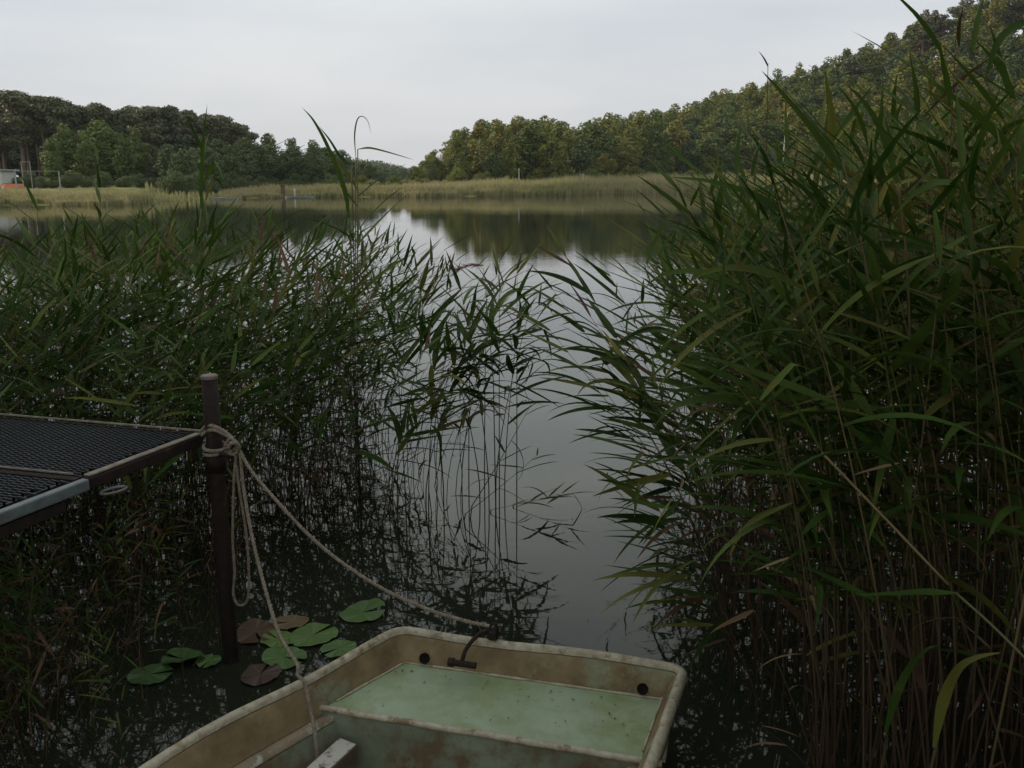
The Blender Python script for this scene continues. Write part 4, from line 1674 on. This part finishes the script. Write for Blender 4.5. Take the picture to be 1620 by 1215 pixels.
# thin growth on the dark water below the jetty
for k in range(60):
    y = rg.uniform(2.55, 3.6)
    x = rg.uniform(-.62 * y - .5, -.62 * y + .35)
    PLACES.append(('J', x, y, rg.uniform(.25, .62), rg.uniform(0, 6.28), rg.randrange(16), rg.random() < .35))
for k in range(330):
    y = rg.uniform(2.7, 4.3)
    x = rg.uniform(-.62 * y - .5, -1.28 - (.35 if y < 3.1 else 0))
    if abs(x - PX) < .12 and y < PY + .05:
        continue
    PLACES.append(('J', x, y, rg.uniform(.3, .78), rg.uniform(0, 6.28), rg.randrange(22), rg.random() < .6))

live = [p for p in PLACES if not p[6]]


def showing(p):
    _, x, y, H, *_r = p
    px = 810 + x / y * FPX
    if px < -40 or px > 1680:
        return 99
    if p[0] == 'L':
        e = float(np.interp(y, [3.6, 4.2, 4.7, 5.2, 5.8, 6.5, 8, 12], [-2.0, -1.45, -.95, -.35, -.25, -.75, -1.5, -3.0])) - x
        return y - (1.2 if e < .6 else 0) - (1.0 if H > CAMH - .1 else 0)
    if p[0] == 'J':
        return 5.2
    e = x - right_edge(y)
    return y - (1.0 if e < .4 else 0) + .9


live.sort(key=showing)
LIVE = set(id(p) for p in live[:262])
LAB = {'L': ('green reed of the left thicket', 'reeds of the left thicket'),
       'R': ('tall green reed of the right thicket', 'reeds of the right thicket'),
       'J': ('short thin reed growing in the dark water below the jetty', 'low reeds below the jetty')}
bulk = {'L': [], 'R': []}
for p in PLACES:
    side, x, y, H, yaw, ti, dead = p
    gz_ = 0.0
    if id(p) in LIVE:
        rt = TYPES[ti]
        px_ = 810 + x / y * FPX
        if side == 'L':
            wh = ' above the jetty at the left edge' if px_ < 160 else ' between jetty and mooring post' if px_ < 330 else ' just right of the mooring post' if px_ < 500 else ' at its rim beside the open water'
            wh += ', front row' if y < 5.6 else ', farther out'
        elif side == 'R':
            wh = ' at its rim beside the channel' if x - right_edge(y) < .35 else ' in its middle' if px_ < 1450 else ' at the right edge'
            wh += ', close by' if y < 3.2 else ', farther out'
        else:
            wh = ''
        build_reed(rt, LAB[side][0] + wh, LAB[side][1] + wh, (x, y, 0), yaw, H / rt['H'], tilt=.085)
    else:
        src = MERD[ti % 5] if dead else MER[ti]
        H0 = (DEAD[ti % 5] if dead else TYPES[ti])['H']
        s = (1.0 * rg.uniform(.6, 1.0)) if dead and side != 'J' else H / H0 * (.9 if dead else 1)
        c_, s_ = math.cos(yaw), math.sin(yaw)
        tl_ = rg.gauss(0, .28 if dead else .11)
        Rm = np.array(((c_, -s_, tl_), (s_, c_, rg.gauss(0, .28 if dead else .11)), (0, 0, 1))) * s
        bulk['L' if side != 'R' else 'R'].append((src, Rm, np.array((x, y, 0)), rg.random()))
for k, lst in bulk.items():
    Vs, Qs, Ms, Ts, off = [], [], [], [], 0
    for src, Rm, T, tone in lst:
        V = src[0] @ Rm.T + T
        Vs.append(V); Qs.append(src[1] + off); Ms.append(src[2]); Ts.append(src[3] + tone); off += len(V)
    me = np_mesh('reed_bed', np.concatenate(Vs), np.concatenate(Qs), np.concatenate(Ms), True, np.concatenate(Ts))
    o = link('reed_bed', me, [M['stalk'], M['leaf'], M['dry']])
    tag(o, 'inner mass of the left reed thicket behind the jetty' if k == 'L' else 'inner mass of the right reed thicket beside the channel', 'reeds')
    o['kind'] = 'stuff'


# ------------------------------------------------------------------ reeds one can pick out
def special(base, tip, label, nleaf=14, leafL=.40, side=None, seed=1, pw=1.7, group=None, green_from=.35, hang=0.0, wtop=1.0, rad=.0042, dead=False, wf=1.0):
    r2 = random.Random(seed)
    b, tp = Vector(base), Vector(tip)
    rt = reed_type(r2, tp.z, (tp.x - b.x, tp.y - b.y), nleaf, leafL, side, green_from, rad, pw, hang=hang, wtop=wtop, dead=dead, wf=wf)
    if dead:
        rt['deadstalk'] = True
    return build_reed(rt, label, group, (b.x, b.y, 0))


PI = math.pi
# clump leaning from the right over the channel
for i, (bx, by, tx, ty, ly, lab) in enumerate((
        (1.02, 3.9, 893, 402, 4.3, 'leaning reed whose tip reaches farthest left over the channel'),
        (1.08, 4.1, 955, 418, 4.4, 'leaning reed with fine tip right of the one reaching farthest left'),
        (.98, 3.6, 868, 520, 3.9, 'leaning reed arching low across the middle of the channel'),
        (1.02, 3.7, 985, 560, 3.9, 'leaning reed with crowded hanging leaves beside the right thicket'),
        (.95, 3.4, 1000, 640, 3.6, 'reed bent over with leaves fanning above the channel'),
        (.92, 3.25, 1010, 760, 3.3, 'low bent reed with long leaves dangling to the water'),
        (1.05, 3.8, 1040, 600, 3.9, 'upright edge reed at the corner of the right thicket'),
        (1.15, 4.4, 1070, 430, 4.6, 'slender reed rising at the left rim of the right thicket'),
        (1.00, 4.2, 872, 455, 4.5, 'long reed reaching low over mid channel towards the small clump'),
        (1.04, 3.9, 920, 480, 4.1, 'bowed reed between the far reaching ones over the channel'),
        (1.00, 3.8, 935, 590, 4.0, 'lower bowed reed under the far reaching ones over the channel'))):
    tp = at_y(tx, ty, ly)
    special((bx, by, 0), tp, lab, nleaf=16 if i < 4 else 14, wf=1.15, leafL=.37, side=PI + (i % 3 - 1) * .5, seed=40 + i, pw=1.45, green_from=.38, hang=.35 if i in (3, 4, 5) else .12, wtop=.9)
for i, (px, py, yy, ht) in enumerate(((1060, 850, 3.0, .85), (1045, 900, 2.95, .7))):
    tp = at_y(px, py - 60, yy)
    special((.95, 3.0 + i * .1, 0), tp, ('bent reed hanging its leaf tips over the water near the boat' if i == 0 else 'lowest drooping reed close to the boat corner'), nleaf=10, leafL=.34, side=PI, seed=60 + i, pw=1.2, green_from=.4, hang=.8, wtop=1.1)
# sprays standing up before the right hill
for i, (bx, by, tx, ty, ly, lab) in enumerate((
        (1.20, 3.3, 1245, 235, 3.2, 'spray of leaves standing left of the others before the right hill'),
        (1.30, 3.2, 1295, 205, 3.1, 'tall leafy reed top before the pale dead trunk'),
        (1.40, 3.1, 1345, 225, 3.1, 'leafy reed top crossing the dark flank of the hill'),
        (1.45, 3.2, 1395, 265, 3.1, 'lower reed top between the leafy tops before the hill'),
        (1.50, 3.0, 1450, 170, 2.9, 'high reed top left of the pale dry stalks'),
        (1.55, 2.9, 1498, 215, 2.8, 'reed top half hidden by the pale dry stalks'),
        (1.62, 2.8, 1560, 120, 2.7, 'high reed top right of the pale dry stalks'),
        (1.70, 2.7, 1605, 150, 2.6, 'reed top at the upper right edge of the view'))):
    tp = at_y(tx, ty, ly)
    special((bx, by, 0), tp, lab, nleaf=13, leafL=.36, side=None if i % 2 else PI, seed=200 + i, pw=1.5, green_from=.45, hang=.2, wtop=.4)
# centre clump
for i, (bx, by, tx, ty, lab) in enumerate((
        (.03, 5.35, 818, 425, 'single straight reed standing free at the tip of the left thicket'),
        (-.08, 5.3, 790, 412, 'reed leaning right in the small clump by the free reed'),
        (-.14, 5.25, 725, 440, 'reed leaning left in the small clump by the free reed'),
        (-.11, 5.4, 845, 470, 'reed bending right over the channel from the small clump'),
        (-.20, 5.35, 700, 520, 'lower reed of the small clump with spread leaves'),
        (-.42, 5.2, 655, 400, 'tall reed between the thicket and the small clump'),
        (-.50, 5.0, 690, 540, 'half height reed before the small clump'),
        (-.62, 4.9, 620, 470, 'reed with feathery right hand leaves at the thicket rim'),
        (-.75, 4.8, 655, 640, 'low reed reaching right at the thicket rim'),
        (-.18, 5.5, 770, 450, 'dense leafed reed in the heart of the small clump'),
        (-.28, 5.45, 745, 480, 'bushy reed left in the heart of the small clump'),
        (-.05, 5.5, 822, 500, 'reed leaning gently right in the small clump'),
        (-.34, 5.6, 800, 440, 'far reed of the small clump bending right'),
        (-.55, 5.3, 735, 560, 'reed stooping right below the small clump'),
        (-.70, 5.1, 640, 560, 'stooping reed in front of the thicket rim'))):
    tp = at_y(tx, ty, by)
    special((bx, by, 0), tp, lab, nleaf=14, leafL=.38, wf=1.15, side=(0 if i not in (2,) else PI), seed=80 + i, pw=1.6, green_from=.42, wtop=.5, hang=.2)
for i, (bx, by, tx, ty) in enumerate(((-.05, 5.3, 905, 860), (-.2, 5.2, 890, 850), (-.35, 5.05, 850, 720), (-.3, 5.1, 840, 640))):
    tp = at_y(tx, ty - (70 if i < 2 else 0), by - .1)
    tp.z = max(tp.z, .12)
    special((bx, by, 0), tp, ('fallen reed blade stalk trailing right just above the water' if i == 0 else 'fallen reed lying low beside the trailing one' if i == 1 else 'arched reed sinking to the right from the thicket foot' if i == 2 else 'arched thin reed above the sinking one at the thicket foot'), nleaf=7, leafL=.24, side=0, seed=130 + i, pw=.9, green_from=.35, wtop=.35, hang=.2)
# tall ones that stick out of the left thicket
special((-1.02, 5.6, 0), at_y(566, 300, 5.6), 'tall reed sticking up alone before the gap between the woods', nleaf=13, leafL=.5, side=None, seed=5, pw=1.2, green_from=.5)
special((-1.9, 5.5, 0), at_y(322, 240, 5.5), 'tall narrow reed rising before the left wood', nleaf=13, leafL=.40, side=PI / 2, seed=6, pw=1.2, green_from=.5, wtop=.2)
special((-2.55, 5.4, 0), at_y(155, 235, 5.4), 'reed with short stiff leaves rising before the light green trees', nleaf=10, leafL=.3, side=None, seed=7, pw=1.2, green_from=.55)
special((-3.0, 5.2, 0), at_y(60, 330, 5.2), 'leaning reed crossing the far left reed belt', nleaf=9, leafL=.36, side=PI, seed=8, pw=1.3, green_from=.5)

# hand placed blades: arching top of the tall reed, the straw coloured leaf, big near blades
def blade(reed_label, pts, wid, mat, name='reed', stalk=None, cat='reed', group=None):
    P = smooth_path(pts, 5)
    n = len(P)
    c0 = P[0]
    t = thing(name, reed_label, cat, tuple(c0), 0, group)
    V, Q = [], []
    up = Vector((0, 0, 1))
    for i, p in enumerate(P):
        T = (P[min(i + 1, n - 1)] - P[max(i - 1, 0)]).normalized()
        view = (Vector((0, 0, CAMH + .7)) - p).normalized()
        Sd = T.cross((up * .6 + view).normalized())
        Sd.normalize()
        N = Sd.cross(T)
        f = i / (n - 1)
        w = wid * min(1, .25 + 3 * f) * max(.02, (1 - f) ** .7)
        for q_ in (p - Sd * w, p - N * w * .3, p + Sd * w):
            V.append(tuple(q_ - c0))
    for i in range(n - 1):
        b = 3 * i
        Q += [(b, b + 1, b + 4, b + 3), (b + 1, b + 2, b + 5, b + 4)]
    me = np_mesh('blade', V, Q)
    link('leaf', me, M[mat], t)
    if stalk:
        mb = MB()
        mb.tube([Vector(q_) - c0 for q_ in smooth_path(stalk, 5)], .0035, 6)
        mb.build('stalk', M['stalk'] if mat == 'leaf' else M['dry'], t, True)
    return t


def Y(px, py, y):
    return at_y(px, py, y)


blade('long dark blade slanting up left against the sky', [Y(552, 345, 5.4), Y(545, 300, 5.35), Y(520, 235, 5.3), Y(497, 192, 5.25), Y(478, 170, 5.2)], .018, 'leaf', stalk=[Vector((-1.02, 5.6, 0)), Y(555, 600, 5.5), Y(556, 420, 5.45), Y(552, 345, 5.4)])
blade('second dark blade just below the long one against the sky', [Y(556, 262, 5.4), Y(540, 250, 5.35), Y(522, 222, 5.3), Y(505, 200, 5.28)], .013, 'leaf', stalk=[Vector((-1.01, 5.62, 0)), Y(559, 600, 5.5), Y(560, 420, 5.45), Y(556, 262, 5.4)])
blade('thin hooked reed top curling over before the sky', [Y(563, 250, 5.45), Y(561, 215, 5.45), Y(565, 190, 5.45), Y(573, 184, 5.45), Y(582, 192, 5.45), Y(587, 212, 5.45)], .0055, 'leaf', stalk=[Vector((-1.0, 5.55, 0)), Y(561, 600, 5.5), Y(562, 420, 5.45), Y(563, 250, 5.45)])
blade('single flat blade pointing right before the pale sky', [Y(566, 236, 5.4), Y(585, 234, 5.35), Y(615, 241, 5.3), Y(655, 253, 5.25)], .010, 'leaf', stalk=[Vector((-.99, 5.5, 0)), Y(563, 600, 5.45), Y(565, 420, 5.4), Y(566, 236, 5.4)])
blade('narrow upright blade in front of the left pines', [Y(318, 330, 5.3), Y(319, 270, 5.3), Y(322, 215, 5.3), Y(328, 165, 5.3)], .014, 'leaf', stalk=[Vector((-1.92, 5.5, 0)), Y(318, 600, 5.4), Y(318, 420, 5.35), Y(318, 330, 5.3)])
blade('bent straw coloured leaf glowing in the right thicket', [Y(1178, 636, 2.9), Y(1160, 629, 2.88), Y(1135, 636, 2.85), Y(1105, 648, 2.82), Y(1085, 664, 2.8)], .013, 'dry', stalk=[Vector((1.08, 3.1, 0)), Y(1190, 1000, 3.05), Y(1186, 800, 2.98), Y(1178, 636, 2.9)])
blade('wide green blade arching at the lower right corner', [Y(1400, 1160, 1.75), Y(1418, 1100, 1.75), Y(1440, 1055, 1.75), Y(1465, 1028, 1.72), Y(1484, 1021, 1.7)][::1], .012, 'leaf', stalk=[Vector((.86, 1.95, -.1)), Y(1395, 1215, 1.8), Y(1400, 1160, 1.75)])
blade('broad bent green blade right of the arching one', [Y(1478, 1180, 1.7), Y(1492, 1110, 1.7), Y(1515, 1060, 1.68), Y(1545, 1040, 1.66), Y(1585, 1032, 1.64)], .015, 'leaf', stalk=[Vector((.92, 1.85, -.1)), Y(1470, 1230, 1.72), Y(1478, 1180, 1.7)])
blade('flat pale green blade lying level in the dark right thicket', [Y(1512, 938, 2.0), Y(1460, 936, 2.0), Y(1410, 939, 2.0), Y(1352, 941, 2.02)], .012, 'leaf', stalk=[Y(1640, 1060, 1.8), Y(1570, 990, 1.9), Y(1512, 938, 2.0)])
blade('long olive stem crossing the right thicket diagonally', [Y(1300, 716, 2.2), Y(1270, 660, 2.25), Y(1235, 600, 2.3), Y(1180, 540, 2.35)], .006, 'leaf', stalk=[Y(1500, 925, 2.0), Y(1400, 820, 2.1), Y(1300, 716, 2.2)])
blade('big dark blade sweeping left at the top of the right thicket', [Y(1260, 350, 2.6), Y(1200, 312, 2.6), Y(1130, 288, 2.6), Y(1060, 280, 2.6)], .018, 'leaf', stalk=[Vector((1.2, 3.0, 0)), Y(1300, 700, 2.8), Y(1290, 480, 2.7), Y(1260, 350, 2.6)])
blade('long blade rising left towards the sky above the hill', [Y(1330, 270, 2.6), Y(1290, 210, 2.6), Y(1240, 150, 2.6), Y(1205, 112, 2.6)], .015, 'leaf', stalk=[Vector((1.3, 2.9, 0)), Y(1350, 700, 2.7), Y(1345, 420, 2.65), Y(1330, 270, 2.6)])
blade('dark blade slanting from the right thicket across the hill', [Y(1420, 290, 2.5), Y(1400, 220, 2.5), Y(1370, 165, 2.5), Y(1335, 130, 2.5)], .014, 'leaf', stalk=[Vector((1.4, 2.8, 0)), Y(1440, 700, 2.6), Y(1435, 420, 2.55), Y(1420, 290, 2.5)])
blade('large pale edged blade drooping at the upper right edge', [Y(1640, 30, 1.9), Y(1600, 45, 1.9), Y(1575, 75, 1.9), Y(1558, 130, 1.9)], .013, 'leaf', stalk=[Vector((1.2, 2.0, 0)), Y(1700, 500, 1.95), Y(1680, 150, 1.9), Y(1640, 30, 1.9)])

# old straw stalks rising through the right thicket
for i, (x0, x1, yt, dist, lab) in enumerate(((1518, 1524, -20, 3.0, 'tall pale dry reed stalk reaching above the hill crest'), (1532, 1512, 60, 3.05, 'dry reed stalk crossing the tallest pale one'), (1510, 1530, 180, 2.95, 'shorter dry stalk close to the tallest pale one'), (1236, 1215, 100, 3.4, 'thin dry stalk rising left of the hill crest'))):
    b = Y(x0, 500, dist)
    tp = Y(x1, yt, dist)
    r2 = random.Random(300 + i)
    rt = reed_type(r2, tp.z, (tp.x - b.x, 0), 6, .16, None, .55, .0045, 1.0, dead=True, hang=.3)
    rt['deadstalk'] = True
    build_reed(rt, lab, None, (b.x, dist, 0))


def plume(px, py, dist, base, lab, L=.16, dirx=-1):
    top = Y(px, py, dist)
    t = thing('flowering_reed', lab, 'reed', tuple(base))
    mb = MB()
    b0 = Vector(base)
    mb.tube([Vector((0, 0, -.3)), (top - b0) * .5 + Vector((-.02 * dirx, 0, .06)), top - b0], [.004, .003, .0015], 6)
    mb.build('stalk', M['stalk'], t, True)
    r2 = random.Random(px)
    V, Q = [], []
    for k in range(70):
        f = r2.random()
        p = (top - b0) + Vector((dirx * L * f, 0, .02 + L * .25 * f - L * .5 * f * f))
        a = Vector((dirx * (.03 + .03 * r2.random()), r2.uniform(-.012, .012), r2.uniform(-.03, .012)))
        s_ = Vector((0, .0016, .0016))
        n_ = len(V)
        V += [tuple(p - s_), tuple(p + s_), tuple(p + a + s_ * .4), tuple(p + a - s_ * .4)]
        Q.append((n_, n_ + 1, n_ + 2, n_ + 3))
    me = np_mesh('plume', V, Q)
    link('plume', me, M['plume'], t)


plume(765, 425, 5.3, (-.1, 5.35, 0), 'reed with a pinkish purple plume pointing left above the clump')

# ------------------------------------------------------------------ thin evening haze over the lake
hz = MB().box((0, 240, 39.0), (1500, 640, 82.0))
o = hz.build('haze', None)
hm = bpy.data.materials.new('haze air')
hm.use_nodes = True
hm.node_tree.nodes.clear()
ho = hm.node_tree.nodes.new('ShaderNodeOutputMaterial')
hv = hm.node_tree.nodes.new('ShaderNodeVolumePrincipled')
hv.inputs['Color'].default_value = (.80, .90, 1.0, 1)
hv.inputs['Density'].default_value = 0.00014
hm.node_tree.links.new(hv.outputs[0], ho.inputs['Volume'])
o.data.materials.clear()
o.data.materials.append(hm)
o['kind'] = 'stuff'
o['label'] = 'thin evening haze lying over the lake and the far woods'
o['category'] = 'haze'
